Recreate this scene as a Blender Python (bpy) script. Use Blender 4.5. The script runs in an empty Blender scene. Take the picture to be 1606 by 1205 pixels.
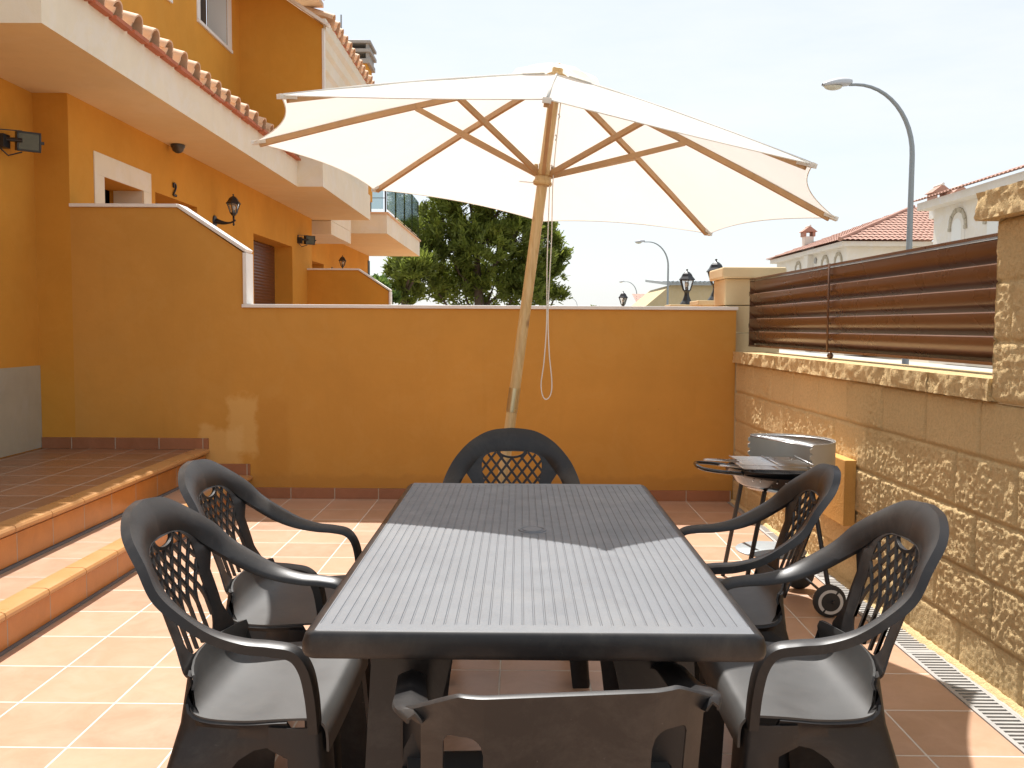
import bpy, math, random
from mathutils import Vector, noise, Matrix
from math import radians as R, sin, cos, pi, sqrt, atan, floor
random.seed(7)
SC = bpy.context.scene
COL = SC.collection
# ------------------------------------------------------------------ camera
CAMZ = 1.23
cd = bpy.data.cameras.new('camera'); cam = bpy.data.objects.new('camera', cd); COL.objects.link(cam)
SC.camera = cam
cd.sensor_width = 36; cd.lens = 36*1430/1606.; cd.clip_start = .05; cd.clip_end = 2000
_yaw, _pitch, _roll = 0.0084, atan(90.5/1430), 0.0057
fwd = Vector((-sin(_yaw)*cos(_pitch), cos(_yaw)*cos(_pitch), -sin(_pitch)))
r0 = Vector((cos(_yaw), sin(_yaw), 0)); u0 = r0.cross(fwd)
rt = cos(_roll)*r0 + sin(_roll)*u0; up = -sin(_roll)*r0 + cos(_roll)*u0
cam.matrix_world = Matrix(((rt.x, up.x, -fwd.x, 0), (rt.y, up.y, -fwd.y, 0), (rt.z, up.z, -fwd.z, CAMZ), (0, 0, 0, 1)))
# ------------------------------------------------------------------ light
SC.view_settings.view_transform = 'Standard'; SC.view_settings.look = 'None'
SC.view_settings.gamma = 1; SC.view_settings.exposure = 0.66
SUN = Vector((.108, -.57, -1)).normalized()
ld = bpy.data.lights.new('sun', 'SUN'); ld.energy = 4.9; ld.angle = R(.53); ld.color = (1, .965, .92)
sun = bpy.data.objects.new('sun', ld); COL.objects.link(sun); sun.rotation_euler = SUN.to_track_quat('-Z', 'Y').to_euler()
sun.location = (0, 0, 20)
w = bpy.data.worlds.new('World'); SC.world = w; w.use_nodes = True
nt = w.node_tree; nt.nodes.clear()
sky = nt.nodes.new('ShaderNodeTexSky'); sky.sky_type = 'NISHITA'; sky.sun_disc = False
sky.sun_elevation = math.asin(-SUN.z); sky.sun_rotation = math.atan2(-SUN.x, -SUN.y)
sky.dust_density = 1.6; sky.air_density = 1.0; sky.ozone_density = 1.0
tc = nt.nodes.new('ShaderNodeTexCoord'); mp = nt.nodes.new('ShaderNodeMapping'); mp.inputs['Scale'].default_value = (1, 1.6, 5)
nz = nt.nodes.new('ShaderNodeTexNoise'); nz.inputs['Scale'].default_value = 1.6; nz.inputs['Detail'].default_value = 7; nz.inputs['Roughness'].default_value = .6
rp = nt.nodes.new('ShaderNodeValToRGB'); rp.color_ramp.elements[0].position = .40; rp.color_ramp.elements[0].color = (.62, .62, .62, 1)
rp.color_ramp.elements[1].position = .68; rp.color_ramp.elements[1].color = (.95, .95, .95, 1)
mx = nt.nodes.new('ShaderNodeMix'); mx.data_type = 'RGBA'
mx.inputs['B'].default_value = (6.0, 6.2, 6.35, 1)
bg = nt.nodes.new('ShaderNodeBackground'); bg.inputs['Strength'].default_value = .105
wo = nt.nodes.new('ShaderNodeOutputWorld')
L = nt.links.new
L(tc.outputs['Generated'], mp.inputs[0]); L(mp.outputs[0], nz.inputs['Vector']); L(nz.outputs['Fac'], rp.inputs[0])
L(rp.outputs[0], mx.inputs['Factor']); L(sky.outputs[0], mx.inputs['A']); L(mx.outputs['Result'], bg.inputs[0]); L(bg.outputs[0], wo.inputs[0])

# ------------------------------------------------------------------ helpers
class MB:
    def __init__(s): s.v = []; s.f = []
    def add(s, vs, fs):
        b = len(s.v); s.v += [tuple(v) for v in vs]; s.f += [tuple(b+i for i in f) for f in fs]; return s
    def box(s, x0, x1, y0, y1, z0, z1):
        v = [(x, y, z) for z in (z0, z1) for y in (y0, y1) for x in (x0, x1)]
        return s.add(v, [(0, 2, 3, 1), (4, 5, 7, 6), (0, 1, 5, 4), (2, 6, 7, 3), (0, 4, 6, 2), (1, 3, 7, 5)])
    def quad(s, a, b, c, d): return s.add([a, b, c, d], [(0, 1, 2, 3)])
    def obox(s, c, ax, ay, az, hx, hy, hz):
        c = Vector(c); ax, ay, az = Vector(ax)*hx, Vector(ay)*hy, Vector(az)*hz
        v = [c+ax*i+ay*j+az*k for k in (-1, 1) for j in (-1, 1) for i in (-1, 1)]
        return s.add(v, [(0, 2, 3, 1), (4, 5, 7, 6), (0, 1, 5, 4), (2, 6, 7, 3), (0, 4, 6, 2), (1, 3, 7, 5)])
    def bar(s, a, b, w, h=None, upv=(0, 0, 1)):
        a, b = Vector(a), Vector(b); d = b-a; l = d.length
        if l < 1e-6: return s
        d /= l; u = Vector(upv); u = (u-d*u.dot(d))
        if u.length < 1e-4: u = Vector((1, 0, 0)); u = u-d*u.dot(d)
        u.normalize(); r = d.cross(u)
        return s.obox((a+b)/2, r, d, u, w/2, l/2, (h or w)/2)
    def tube(s, pts, r, n=10, cap=True, closed=False):
        pts = [Vector(p) for p in pts]; m = len(pts)
        rr = r if isinstance(r, (list, tuple)) else [r]*m
        prev = None; vs = []
        for i, p in enumerate(pts):
            if closed: t = pts[(i+1) % m]-pts[i-1]
            else: t = pts[min(i+1, m-1)]-pts[max(i-1, 0)]
            t.normalize()
            if prev is None:
                a = Vector((0, 0, 1)) if abs(t.z) < .9 else Vector((1, 0, 0))
                u = a-t*a.dot(t)
            else: u = prev-t*prev.dot(t)
            u.normalize(); prev = u; q = t.cross(u)
            vs += [p+(u*cos(2*pi*k/n)+q*sin(2*pi*k/n))*rr[i] for k in range(n)]
        fs = []
        for i in range(m if closed else m-1):
            j = (i+1) % m
            for k in range(n):
                k2 = (k+1) % n; fs.append((i*n+k, i*n+k2, j*n+k2, j*n+k))
        if cap and not closed: fs.append(tuple(range(n))[::-1]); fs.append(tuple((m-1)*n+k for k in range(n)))
        return s.add(vs, fs)
    def lathe(s, prof, c=(0, 0, 0), n=24, ang=(0, 2*pi), sx=1, sy=1, capends=False):
        full = abs(ang[1]-ang[0]-2*pi) < 1e-6; nn = n if full else n+1
        vs = []
        for (r, z) in prof:
            for k in range(nn):
                a = ang[0]+(ang[1]-ang[0])*k/n
                vs.append((c[0]+r*cos(a)*sx, c[1]+r*sin(a)*sy, c[2]+z))
        fs = []
        for i in range(len(prof)-1):
            for k in range(n):
                k2 = (k+1) % nn
                fs.append((i*nn+k, i*nn+k2, (i+1)*nn+k2, (i+1)*nn+k))
        if capends and full:
            fs.append(tuple(range(nn))[::-1]); fs.append(tuple((len(prof)-1)*nn+k for k in range(nn)))
        return s.add(vs, fs)
    def grid(s, fn, us, vs_, closed=False):
        nu, nv = len(us), len(vs_)
        vs = [fn(u, v) for v in vs_ for u in us]
        fs = [(j*nu+i, j*nu+i+1, (j+1)*nu+i+1, (j+1)*nu+i) for j in range(nv-1) for i in range(nu-1)]
        return s.add(vs, fs)
    def prism(s, poly, fn, d0, d1):
        # poly: 2D points, fn(u,v,d)->3D
        n = len(poly)
        vs = [fn(u, v, d0) for u, v in poly]+[fn(u, v, d1) for u, v in poly]
        fs = [tuple(range(n))[::-1], tuple(range(n, 2*n))]+[(i, (i+1) % n, n+(i+1) % n, n+i) for i in range(n)]
        return s.add(vs, fs)
    def build(s, name, mat, parent=None, smooth=False, solid=0, bevel=0, world=False, sub=0, auto=None, offset=-1):
        me = bpy.data.meshes.new(name)
        v = s.v
        if world and parent is not None:
            l = parent.location; v = [(a-l.x, b-l.y, c-l.z) for a, b, c in v]
        me.from_pydata([tuple(p) for p in v], [], s.f); me.update()
        import bmesh
        bm = bmesh.new(); bm.from_mesh(me)
        if name in ('backrest',): bmesh.ops.remove_doubles(bm, verts=bm.verts, dist=.0004)
        bmesh.ops.recalc_face_normals(bm, faces=bm.faces); bm.to_mesh(me); bm.free()
        if mat: me.materials.append(mat)
        o = bpy.data.objects.new(name, me); COL.objects.link(o)
        if parent is not None: o.parent = parent
        if smooth:
            for p in me.polygons: p.use_smooth = True
            if auto:
                try: me.set_sharp_from_angle(angle=R(auto))
                except Exception: pass
        if solid:
            m = o.modifiers.new('s', 'SOLIDIFY'); m.thickness = solid; m.offset = offset
            if smooth: e = o.modifiers.new('e', 'EDGE_SPLIT'); e.split_angle = R(auto or 50); e.use_edge_sharp = False
        if bevel:
            m = o.modifiers.new('b', 'BEVEL'); m.width = bevel; m.segments = 2; m.limit_method = 'ANGLE'; m.angle_limit = R(40)
        if sub:
            m = o.modifiers.new('u', 'SUBSURF'); m.levels = sub; m.render_levels = sub
        return o
def thing(name, label, cat, loc=(0, 0, 0), rz=0, group=None):
    o = bpy.data.objects.new(name, None); COL.objects.link(o); o.location = loc; o.rotation_euler = (0, 0, rz)
    o['label'] = label; o['category'] = cat; o.empty_display_size = .1
    if group: o['group'] = group
    return o
def tag(o, label, cat, group=None):
    o['label'] = label; o['category'] = cat
    if group: o['group'] = group
    return o
def struct(o): o['kind'] = 'structure'; return o
def kids(o): return [c for c in COL.objects if c.parent == o]
def copy_tree(o, loc, rz, label, parent=None):
    ch = kids(o); c = o.copy(); COL.objects.link(c)
    if parent is not None: c.parent = parent
    else:
        c.location = loc; c.rotation_euler = (0, 0, rz)
        c['label'] = label
    for k in ch: copy_tree(k, None, None, None, c)
    return c
def crm(P, n):
    # catmull-rom through list of equal-length tuples
    out = []
    m = len(P)
    for i in range(m-1):
        p0, p1, p2, p3 = P[max(i-1, 0)], P[i], P[i+1], P[min(i+2, m-1)]
        for k in range(n):
            t = k/n
            out.append(tuple(.5*((2*b)+(-a+c)*t+(2*a-5*b+4*c-d)*t*t+(-a+3*b-3*c+d)*t**3) for a, b, c, d in zip(p0, p1, p2, p3)))
    out.append(tuple(P[-1])); return out

# ------------------------------------------------------------------ materials
def newmat(name):
    m = bpy.data.materials.new(name); m.use_nodes = True; n = m.node_tree
    return m, n, n.nodes['Principled BSDF']
def N(n, t, **k):
    x = n.nodes.new(t)
    for a, b in k.items(): setattr(x, a, b)
    return x
def coords(n, scale=(1, 1, 1), kind='Object'):
    t = N(n, 'ShaderNodeTexCoord'); m = N(n, 'ShaderNodeMapping'); m.inputs['Scale'].default_value = scale
    n.links.new(t.outputs[kind], m.inputs[0]); return m.outputs[0]
def noisen(n, vec, scale, detail=4, rough=.55, dist=0):
    x = N(n, 'ShaderNodeTexNoise'); x.inputs['Scale'].default_value = scale; x.inputs['Detail'].default_value = detail
    x.inputs['Roughness'].default_value = rough; x.inputs['Distortion'].default_value = dist
    n.links.new(vec, x.inputs['Vector']); return x.outputs['Fac']
def ramp(n, fac, stops):
    x = N(n, 'ShaderNodeValToRGB'); e = x.color_ramp.elements
    while len(e) < len(stops): e.new(.5)
    for el, (p, c) in zip(e, stops):
        el.position = p; el.color = (c, c, c, 1) if isinstance(c, (int, float)) else (*c, 1)
    n.links.new(fac, x.inputs[0]); return x.outputs[0]
def mixc(n, fac, a, b, mode='MIX'):
    x = N(n, 'ShaderNodeMix', data_type='RGBA', blend_type=mode)
    for key, v in (('Factor', fac), ('A', a), ('B', b)):
        if hasattr(v, 'links') or hasattr(v, 'is_linked'): n.links.new(v, x.inputs[key])
        elif isinstance(v, (int, float)): x.inputs[key].default_value = v
        else: x.inputs[key].default_value = (*v, 1)
    return x.outputs['Result']
def mth(n, op, a, b=None, c=None):
    x = N(n, 'ShaderNodeMath', operation=op)
    for i, v in enumerate((a, b, c)):
        if v is None: continue
        if isinstance(v, (int, float)): x.inputs[i].default_value = v
        else: n.links.new(v, x.inputs[i])
    return x.outputs[0]
def bump(n, bs, h, strength=.3, dist=.01):
    x = N(n, 'ShaderNodeBump'); x.inputs['Strength'].default_value = strength; x.inputs['Distance'].default_value = dist
    n.links.new(h, x.inputs['Height']); n.links.new(x.outputs[0], bs.inputs['Normal']); return x
def simple(name, col, rough=.5, metal=0, nscale=0, nvar=.1, bscale=0, bstr=.2, bdist=.002, spec=.5, coat=0):
    m, n, b = newmat(name)
    b.inputs['Base Color'].default_value = (*col, 1); b.inputs['Roughness'].default_value = rough; b.inputs['Metallic'].default_value = metal
    b.inputs['Specular IOR Level'].default_value = spec; b.inputs['Coat Weight'].default_value = coat
    v = coords(n)
    if nscale:
        f = noisen(n, v, nscale, 5, .6)
        n.links.new(mixc(n, f, tuple(c*(1-nvar) for c in col), tuple(min(1, c*(1+nvar)) for c in col)), b.inputs['Base Color'])
        n.links.new(ramp(n, f, [(.2, max(0, rough-.08)), (.8, min(1, rough+.08))]), b.inputs['Roughness'])
    if bscale: bump(n, b, noisen(n, v, bscale, 3), bstr, bdist)
    return m
def stucco(name, col, var=.10, rough=.9, grain=220, gstr=.35, stain_and_light=None):
    m, n, b = newmat(name); v = coords(n)
    big = noisen(n, v, .9, 5, .6); mid = noisen(n, v, 6, 6, .65)
    c1 = mixc(n, ramp(n, big, [(.3, 0.), (.7, 1.)]), tuple(c*(1-var) for c in col), tuple(min(1, c*(1+var)) for c in col))
    c2 = mixc(n, ramp(n, mid, [(.35, .0), (.75, .35)]), c1, tuple(c*.86 for c in col))
    vs = N(n, 'ShaderNodeMapping'); vs.inputs['Scale'].default_value = (9, 9, .7); n.links.new(v, vs.inputs[0])
    streak = noisen(n, vs.outputs[0], 1.2, 4, .6)
    c3 = mixc(n, ramp(n, streak, [(.58, 0.), (.82, .20)]), c2, tuple(c*.72 for c in col))
    bl = noisen(n, v, 2.3, 7, .72, .9)
    c3 = mixc(n, ramp(n, bl, [(.50, 0.), (.56, .12), (.7, .22)]), c3, (col[0]*1.05, col[1]*1.18, col[2]*1.6))
    vo = N(n, 'ShaderNodeTexVoronoi'); vo.inputs['Scale'].default_value = 7; n.links.new(v, vo.inputs['Vector'])
    c3 = mixc(n, ramp(n, vo.outputs['Distance'], [(.010, .7), (.022, 0.)]), c3, tuple(c*.35 for c in col))
    if stain_and_light:
        # pale repaired / washed-out patches near a point, reflected light painted into their colour
        for (px, pz, rx, rz, k, colr) in stain_and_light:
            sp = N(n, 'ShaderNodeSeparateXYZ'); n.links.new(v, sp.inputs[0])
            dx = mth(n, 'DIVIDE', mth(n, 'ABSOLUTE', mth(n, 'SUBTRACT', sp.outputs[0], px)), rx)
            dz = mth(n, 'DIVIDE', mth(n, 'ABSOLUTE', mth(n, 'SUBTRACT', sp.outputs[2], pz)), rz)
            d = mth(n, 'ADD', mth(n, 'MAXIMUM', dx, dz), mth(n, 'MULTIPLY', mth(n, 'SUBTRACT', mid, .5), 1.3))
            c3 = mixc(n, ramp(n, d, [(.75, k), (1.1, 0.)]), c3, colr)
    n.links.new(c3, b.inputs['Base Color']); b.inputs['Roughness'].default_value = rough
    b.inputs['Specular IOR Level'].default_value = .2
    g = noisen(n, v, grain, 3, .6); g2 = noisen(n, v, 25, 4, .5)
    bump(n, b, mth(n, 'ADD', g, mth(n, 'MULTIPLY', g2, 1.2)), gstr, .003)
    return m
def tiles(name, col, grout, x0, sx, y0, sy, gw=.006, ax=(0, 1), rough=.35, shift=0, var=.12):
    m, n, b = newmat(name); v = coords(n)
    sp = N(n, 'ShaderNodeSeparateXYZ'); n.links.new(v, sp.inputs[0])
    gx = mth(n, 'DIVIDE', mth(n, 'SUBTRACT', sp.outputs[ax[0]], x0), sx)
    gy = mth(n, 'DIVIDE', mth(n, 'SUBTRACT', sp.outputs[ax[1]], y0), sy)
    ix, iy = mth(n, 'FLOOR', gx), mth(n, 'FLOOR', gy)
    if shift: gx = mth(n, 'ADD', gx, mth(n, 'MULTIPLY', iy, shift)); ix = mth(n, 'FLOOR', gx)
    def edge(g, i, s):
        f = mth(n, 'SUBTRACT', g, i)
        return mth(n, 'MULTIPLY', mth(n, 'MINIMUM', f, mth(n, 'SUBTRACT', 1, f)), s)
    wob = mth(n, 'MULTIPLY', mth(n, 'SUBTRACT', noisen(n, v, 30, 2), .5), .0016)
    e = mth(n, 'ADD', mth(n, 'MINIMUM', edge(gx, ix, sx), edge(gy, iy, sy)), wob)
    mask = ramp(n, mth(n, 'DIVIDE', e, gw), [(.42, 0.), (.62, 1.)])     # 0 in grout
    cx = N(n, 'ShaderNodeCombineXYZ'); n.links.new(ix, cx.inputs[0]); n.links.new(iy, cx.inputs[1])
    wn = N(n, 'ShaderNodeTexWhiteNoise', noise_dimensions='3D'); n.links.new(cx.outputs[0], wn.inputs['Vector'])
    t1 = mixc(n, wn.outputs['Value'], tuple(c*(1-var) for c in col), tuple(min(1, c*(1+var)) for c in col))
    off = N(n, 'ShaderNodeVectorMath', operation='ADD'); n.links.new(v, off.inputs[0])
    sc_ = N(n, 'ShaderNodeVectorMath', operation='SCALE'); n.links.new(wn.outputs['Color'], sc_.inputs[0]); sc_.inputs['Scale'].default_value = 9
    n.links.new(sc_.outputs[0], off.inputs[1])
    cl = noisen(n, off.outputs[0], 7, 5, .65, .6)
    t2 = mixc(n, ramp(n, cl, [(.38, 0.), (.72, .6)]), t1, (col[0]*1.25, col[1]*1.32, col[2]*1.5))
    t3 = mixc(n, ramp(n, noisen(n, v, 1.6, 6, .75), [(.48, 0.), (.75, .4)]), t2, tuple(c*.62 for c in col))
    t3 = mixc(n, ramp(n, noisen(n, v, 38, 5, .8), [(.66, 0.), (.74, .5)]), t3, tuple(c*.5 for c in col))
    n.links.new(mixc(n, mask, grout, t3), b.inputs['Base Color'])
    n.links.new(ramp(n, mask, [(0, .85), (1, rough)]), b.inputs['Roughness'])
    h = mth(n, 'ADD', mask, mth(n, 'MULTIPLY', noisen(n, v, 60, 3), .12))
    bump(n, b, h, .6, .0025)
    return m
ORANGE = (.61, .285, .042)
M = {}
M['orange'] = stucco('orange_stucco', ORANGE)
M['orange_party'] = stucco('orange_party_stucco', (.575, .285, .060), stain_and_light=[(0, .05, 4, .13, .35, (.36, .17, .045)), (-1.97, .52, .13, .22, .55, (.72, .45, .16)), (-1.75, .42, .12, .3, .28, (.46, .2, .035)), (-2.12, .36, .16, .16, .5, (.74, .47, .18))])
M['cream'] = stucco('cream_stucco', (.76, .68, .53), var=.05, grain=150, gstr=.3)
M['soffit'] = stucco('soffit_paint', (.74, .57, .32), var=.05, gstr=.2)
M['white_stone'] = simple('white_marble_coping', (.78, .75, .70), .45, 0, 14, .08)
M['floor'] = tiles('terracotta_floor', (.46, .28, .178), (.66, .60, .52), -1.621, .3115, 2.882, .314)
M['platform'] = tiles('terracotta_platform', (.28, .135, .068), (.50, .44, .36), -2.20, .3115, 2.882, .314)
M['tread'] = tiles('terracotta_tread', (.47, .29, .185), (.42, .37, .31), -1.90+.3115*5, .3115*5, 2.882+.1, .314)
M['riser'] = tiles('terracotta_riser', (.47, .178, .036), (.40, .36, .31), 2.882-.02, .314, -.05, 3, ax=(1, 2), rough=.28, gw=.005)
M['skirting'] = tiles('terracotta_skirting', (.32, .13, .06), (.45, .38, .30), -1.62, .3115, -2, 5, ax=(0, 2), rough=.35)
M['nosing'] = simple('nosing_clay', (.50, .26, .10), .3, 0, 5, .08)
M['grey_strip'] = simple('mortar_grey', (.16, .15, .15), .8, 0, 30, .2)
M['panel_stone'] = stucco('stone_plinth', (.42, .38, .28), var=.22, rough=.6, gstr=.15)
M['clay'] = simple('clay_roof', (.66, .44, .28), .75, 0, 3, .28, 60, .3, .004)
M['clay_pan'] = simple('clay_under', (.42, .13, .06), .8, 0, 9, .3)
M['clay_far'] = simple('clay_far', (.42, .23, .17), .85, 0, 2.5, .25)
M['black'] = simple('black_iron', (.018, .018, .02), .38, 0, 0)
M['glass_lamp'] = simple('lamp_glass', (.8, .8, .78), .12)
g = M['glass_lamp'].node_tree.nodes['Principled BSDF']; g.inputs['Transmission Weight'].default_value = .85; g.inputs['IOR'].default_value = 1.1
M['bulb'] = simple('bulb_white', (.75, .73, .66), .4)
M['door'] = None
M['brown_metal'] = simple('brown_metal', (.15, .072, .038), .28, .2, 3, .2)
M['galv'] = simple('galvanised_grey', (.30, .33, .34), .5, .3, 5, .1)
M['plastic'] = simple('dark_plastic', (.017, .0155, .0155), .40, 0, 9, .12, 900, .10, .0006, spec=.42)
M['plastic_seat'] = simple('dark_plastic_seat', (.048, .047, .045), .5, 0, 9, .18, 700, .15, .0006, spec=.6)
M['wood'] = None
for _k in ('plastic', 'plastic_seat'):
    _n = M[_k].node_tree; _b = _n.nodes['Principled BSDF']; _v = coords(_n); _l = _b.inputs['Base Color'].links[0].from_socket
    _c = mixc(_n, ramp(_n, noisen(_n, _v, 6, 7, .75, .5), [(.48, 0.), (.75, .55)]), _l, (.075, .068, .060))
    _c = mixc(_n, ramp(_n, noisen(_n, coords(_n, (30, 3, 30)), 4, 4, .7), [(.68, 0.), (.74, .5)]), _c, (.10, .095, .09))
    _n.links.new(_c, _b.inputs['Base Color'])
M['dark'] = simple('dark_void', (.02, .018, .018), .8)
M['white_frame'] = simple('white_frame', (.74, .74, .72), .4)
M['steel'] = simple('steel', (.62, .62, .62), .3, 1, 8, .1)
M['enamel'] = simple('black_enamel', (.012, .012, .013), .12, 0, 0, spec=.7)
M['winds'] = simple('windscreen_metal', (.50, .49, .45), .4, .4, 6, .12)
M['rubber'] = simple('rubber', (.02, .02, .02), .6)
M['ground'] = simple('ground_soil', (.30, .25, .18), .95, 0, .5, .2)
M['asphalt'] = simple('asphalt', (.06, .06, .06), .9, 0, 8, .2)
M['pave'] = simple('pavement', (.38, .36, .33), .9, 0, 5, .15)
M['cord'] = simple('cord_white', (.78, .76, .70), .7)
M['concrete'] = simple('concrete', (.33, .32, .30), .85, 0, 20, .15)
M['housewhite'] = stucco('white_render', (.74, .69, .60), var=.04, grain=60)
M['stonearch'] = simple('arch_stone', (.42, .37, .28), .85, 0, 8, .35)
M['far_beige'] = stucco('beige_render', (.52, .42, .25), var=.05, grain=40)
M['shutter'] = simple('white_shutter', (.72, .72, .68), .5)
def mk_door():
    m, n, b = newmat('brown_shutter'); v = coords(n); sp = N(n, 'ShaderNodeSeparateXYZ'); n.links.new(v, sp.inputs[0])
    s = mth(n, 'SINE', mth(n, 'MULTIPLY', sp.outputs[2], 2*pi/.04))
    b.inputs['Base Color'].default_value = (.10, .035, .018, 1); b.inputs['Roughness'].default_value = .35
    bump(n, b, s, .5, .004); return m
M['door'] = mk_door()
def mk_wood():
    m, n, b = newmat('pine_wood'); v = coords(n, (14, 14, 1.6))
    f = noisen(n, v, 5, 5, .6, .8)
    c = ramp(n, f, [(.25, (.48, .30, .12)), (.55, (.64, .45, .21)), (.8, (.72, .53, .29))])
    k = noisen(n, coords(n, (1, 1, .5)), 14, 2)
    c = mixc(n, ramp(n, k, [(.70, 0.), (.78, .7)]), c, (.22, .10, .04))
    n.links.new(c, b.inputs['Base Color']); b.inputs['Roughness'].default_value = .42; return m
M['wood'] = mk_wood()
M['wood_rib'] = simple('stained_wood_rib', (.47, .28, .13), .5, 0, 14, .25)
def mk_fabric():
    m, n, b = newmat('cream_canvas'); v = coords(n)
    n.nodes.remove(b); out = n.nodes['Material Output']
    big = noisen(n, v, 1.3, 4); col = mixc(n, big, (.80, .775, .72), (.86, .84, .79))
    d = N(n, 'ShaderNodeBsdfDiffuse'); t = N(n, 'ShaderNodeBsdfTranslucent'); mx_ = N(n, 'ShaderNodeMixShader'); mx_.inputs[0].default_value = .38
    n.links.new(col, d.inputs[0]); n.links.new(col, t.inputs[0])
    bp = N(n, 'ShaderNodeBump'); bp.inputs['Strength'].default_value = .4; bp.inputs['Distance'].default_value = .02
    n.links.new(noisen(n, coords(n, (1, 1, 1)), 3.5, 4, .5, .8), bp.inputs['Height']); n.links.new(bp.outputs[0], d.inputs['Normal']); n.links.new(bp.outputs[0], t.inputs['Normal'])
    n.links.new(d.outputs[0], mx_.inputs[1]); n.links.new(t.outputs[0], mx_.inputs[2]); n.links.new(mx_.outputs[0], out.inputs[0])
    return m
M['fabric'] = mk_fabric()
def mk_table():
    m, n, b = newmat('table_plastic'); v = coords(n)
    c = mixc(n, noisen(n, v, 5, 5, .7), (.094, .101, .112), (.135, .143, .156))
    c = mixc(n, ramp(n, noisen(n, v, 2.2, 7, .75, .6), [(.52, 0.), (.72, .35)]), c, (.19, .185, .175))
    n.links.new(c, b.inputs['Base Color']); b.inputs['Specular IOR Level'].default_value = .6
    n.links.new(ramp(n, noisen(n, v, 12, 6, .7), [(.3, .40), (.7, .56)]), b.inputs['Roughness'])
    vo = N(n, 'ShaderNodeTexVoronoi'); vo.inputs['Scale'].default_value = 420; n.links.new(v, vo.inputs['Vector'])
    bump(n, b, vo.outputs['Distance'], .28, .0012); return m
M['table'] = mk_table()
def mk_rock(name='split_stone', col=(.86, .635, .33), big=True):
    m, n, b = newmat(name); v = coords(n)
    c = mixc(n, noisen(n, v, 3, 5, .6), tuple(x*.88 for x in col), tuple(x*1.12 for x in col))
    c = mixc(n, ramp(n, noisen(n, v, 90, 4, .7), [(.35, .55), (.6, 0.)]), c, tuple(x*.75 for x in col))
    # per-face-set tint comes from position of the block
    n.links.new(c, b.inputs['Base Color']); b.inputs['Roughness'].default_value = .95; b.inputs['Specular IOR Level'].default_value = .15
    h = mth(n, 'ADD', mth(n, 'MULTIPLY', noisen(n, v, 60, 6, .75), 1.0), mth(n, 'MULTIPLY', noisen(n, v, 210, 3, .6), .3))
    bump(n, b, h, 1.0, .016); return m
M['rock'] = mk_rock()
M['rock_smooth'] = simple('sand_block', (.66, .51, .29), .92, 0, 4, .1, 160, .5, .004)
M['pad_orange'] = stucco('rough_orange_block', (.62, .34, .10), grain=120, gstr=.9)
def mk_glass():
    m, n, b = newmat('balcony_glass'); b.inputs['Base Color'].default_value = (.42, .55, .58, 1); b.inputs['Roughness'].default_value = .02
    b.inputs['Transmission Weight'].default_value = 1; b.inputs['IOR'].default_value = 1.45; return m
M['glass'] = mk_glass()
def mk_leaf(name, c1, c2, c3):
    m, n, b = newmat(name); v = coords(n)
    c = ramp(n, noisen(n, v, 1.1, 5, .6), [(.3, c1), (.55, c2), (.75, c3)])
    n.links.new(c, b.inputs['Base Color']); b.inputs['Roughness'].default_value = .6
    out = n.nodes['Material Output']; t = N(n, 'ShaderNodeBsdfTranslucent'); n.links.new(c, t.inputs[0])
    x = N(n, 'ShaderNodeMixShader'); x.inputs[0].default_value = .5
    n.links.new(b.outputs[0], x.inputs[1]); n.links.new(t.outputs[0], x.inputs[2]); n.links.new(x.outputs[0], out.inputs[0]); return m
M['pine'] = mk_leaf('pine_needles', (.10, .125, .025), (.21, .255, .04), (.40, .43, .07))
M['bush'] = mk_leaf('bush_leaves', (.06, .10, .02), (.10, .17, .03), (.18, .25, .05))
M['bark'] = simple('bark', (.12, .085, .06), .9, 0, 6, .3, 40, .6, .02)

# ------------------------------------------------------------------ ground
struct(MB().add([(-900, -900, -.16), (900, -900, -.16), (900, 1500, -.16), (-900, 1500, -.16)], [(0, 1, 2, 3)]).build('ground', M['ground']))
struct(MB().add([(3.4, -60, -.155), (9.4, -60, -.155), (9.4, 300, -.155), (3.4, 300, -.155)], [(0, 1, 2, 3)]).build('road', M['asphalt']))
struct(MB().box(1.95, 3.4, -40, 260, -.25, -.03).box(9.4, 15.0, -40, 260, -.25, -.03).build('pavement', M['pave']))
struct(MB().box(-1.93, 1.468, -.75, 6.40, -.30, 0).build('patio_floor', M['floor']))
struct(MB().box(-6.0, 1.9, 6.56, 22, -.30, -.004).build('neighbour_patio_floor', M['floor']))

# ------------------------------------------------------------------ steps / raised platform
pf = thing('raised_terrace', 'terracotta tiled terrace two steps up from the patio along the orange house', 'steps', (-2.4, 3, 0))
pf['kind'] = 'structure'
YF = 6.42
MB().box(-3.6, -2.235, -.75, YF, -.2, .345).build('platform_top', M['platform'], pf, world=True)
MB().box(-2.236, -1.925, -.75, YF, -.2, .158).build('lower_tread', M['tread'], pf, world=True)
MB().box(-1.945, -1.922, -.75, YF-.005, .012, .118).build('riser', M['riser'], pf, world=True)
MB().box(-2.238, -2.228, -.75, YF-.005, .172, .302).build('riser', M['riser'], pf, world=True)
def nosing(xe, zt, name, xin):
    m = MB(); prof = [(xin, zt), (xe-.02, zt), (xe-.006, zt-.004), (xe, zt-.014), (xe-.001, zt-.026), (xe-.010, zt-.036), (xe-.03, zt-.04), (xin, zt-.04)]
    y = 2.882+.1-.314*12
    while y < YF-.01:
        y0, y1 = max(y+.0025, -.75), min(y+.3115, YF-.003); y += .314
        if y1 <= y0: continue
        n = len(prof)
        m.add([(x, y0, z) for x, z in prof]+[(x, y1, z) for x, z in prof], [tuple(range(n)), tuple(range(n, 2*n))[::-1]]+[(i, (i+1) % n, n+(i+1) % n, n+i) for i in range(n)])
    return m.build(name, M['nosing'], pf, world=True, smooth=True, auto=35)
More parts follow.
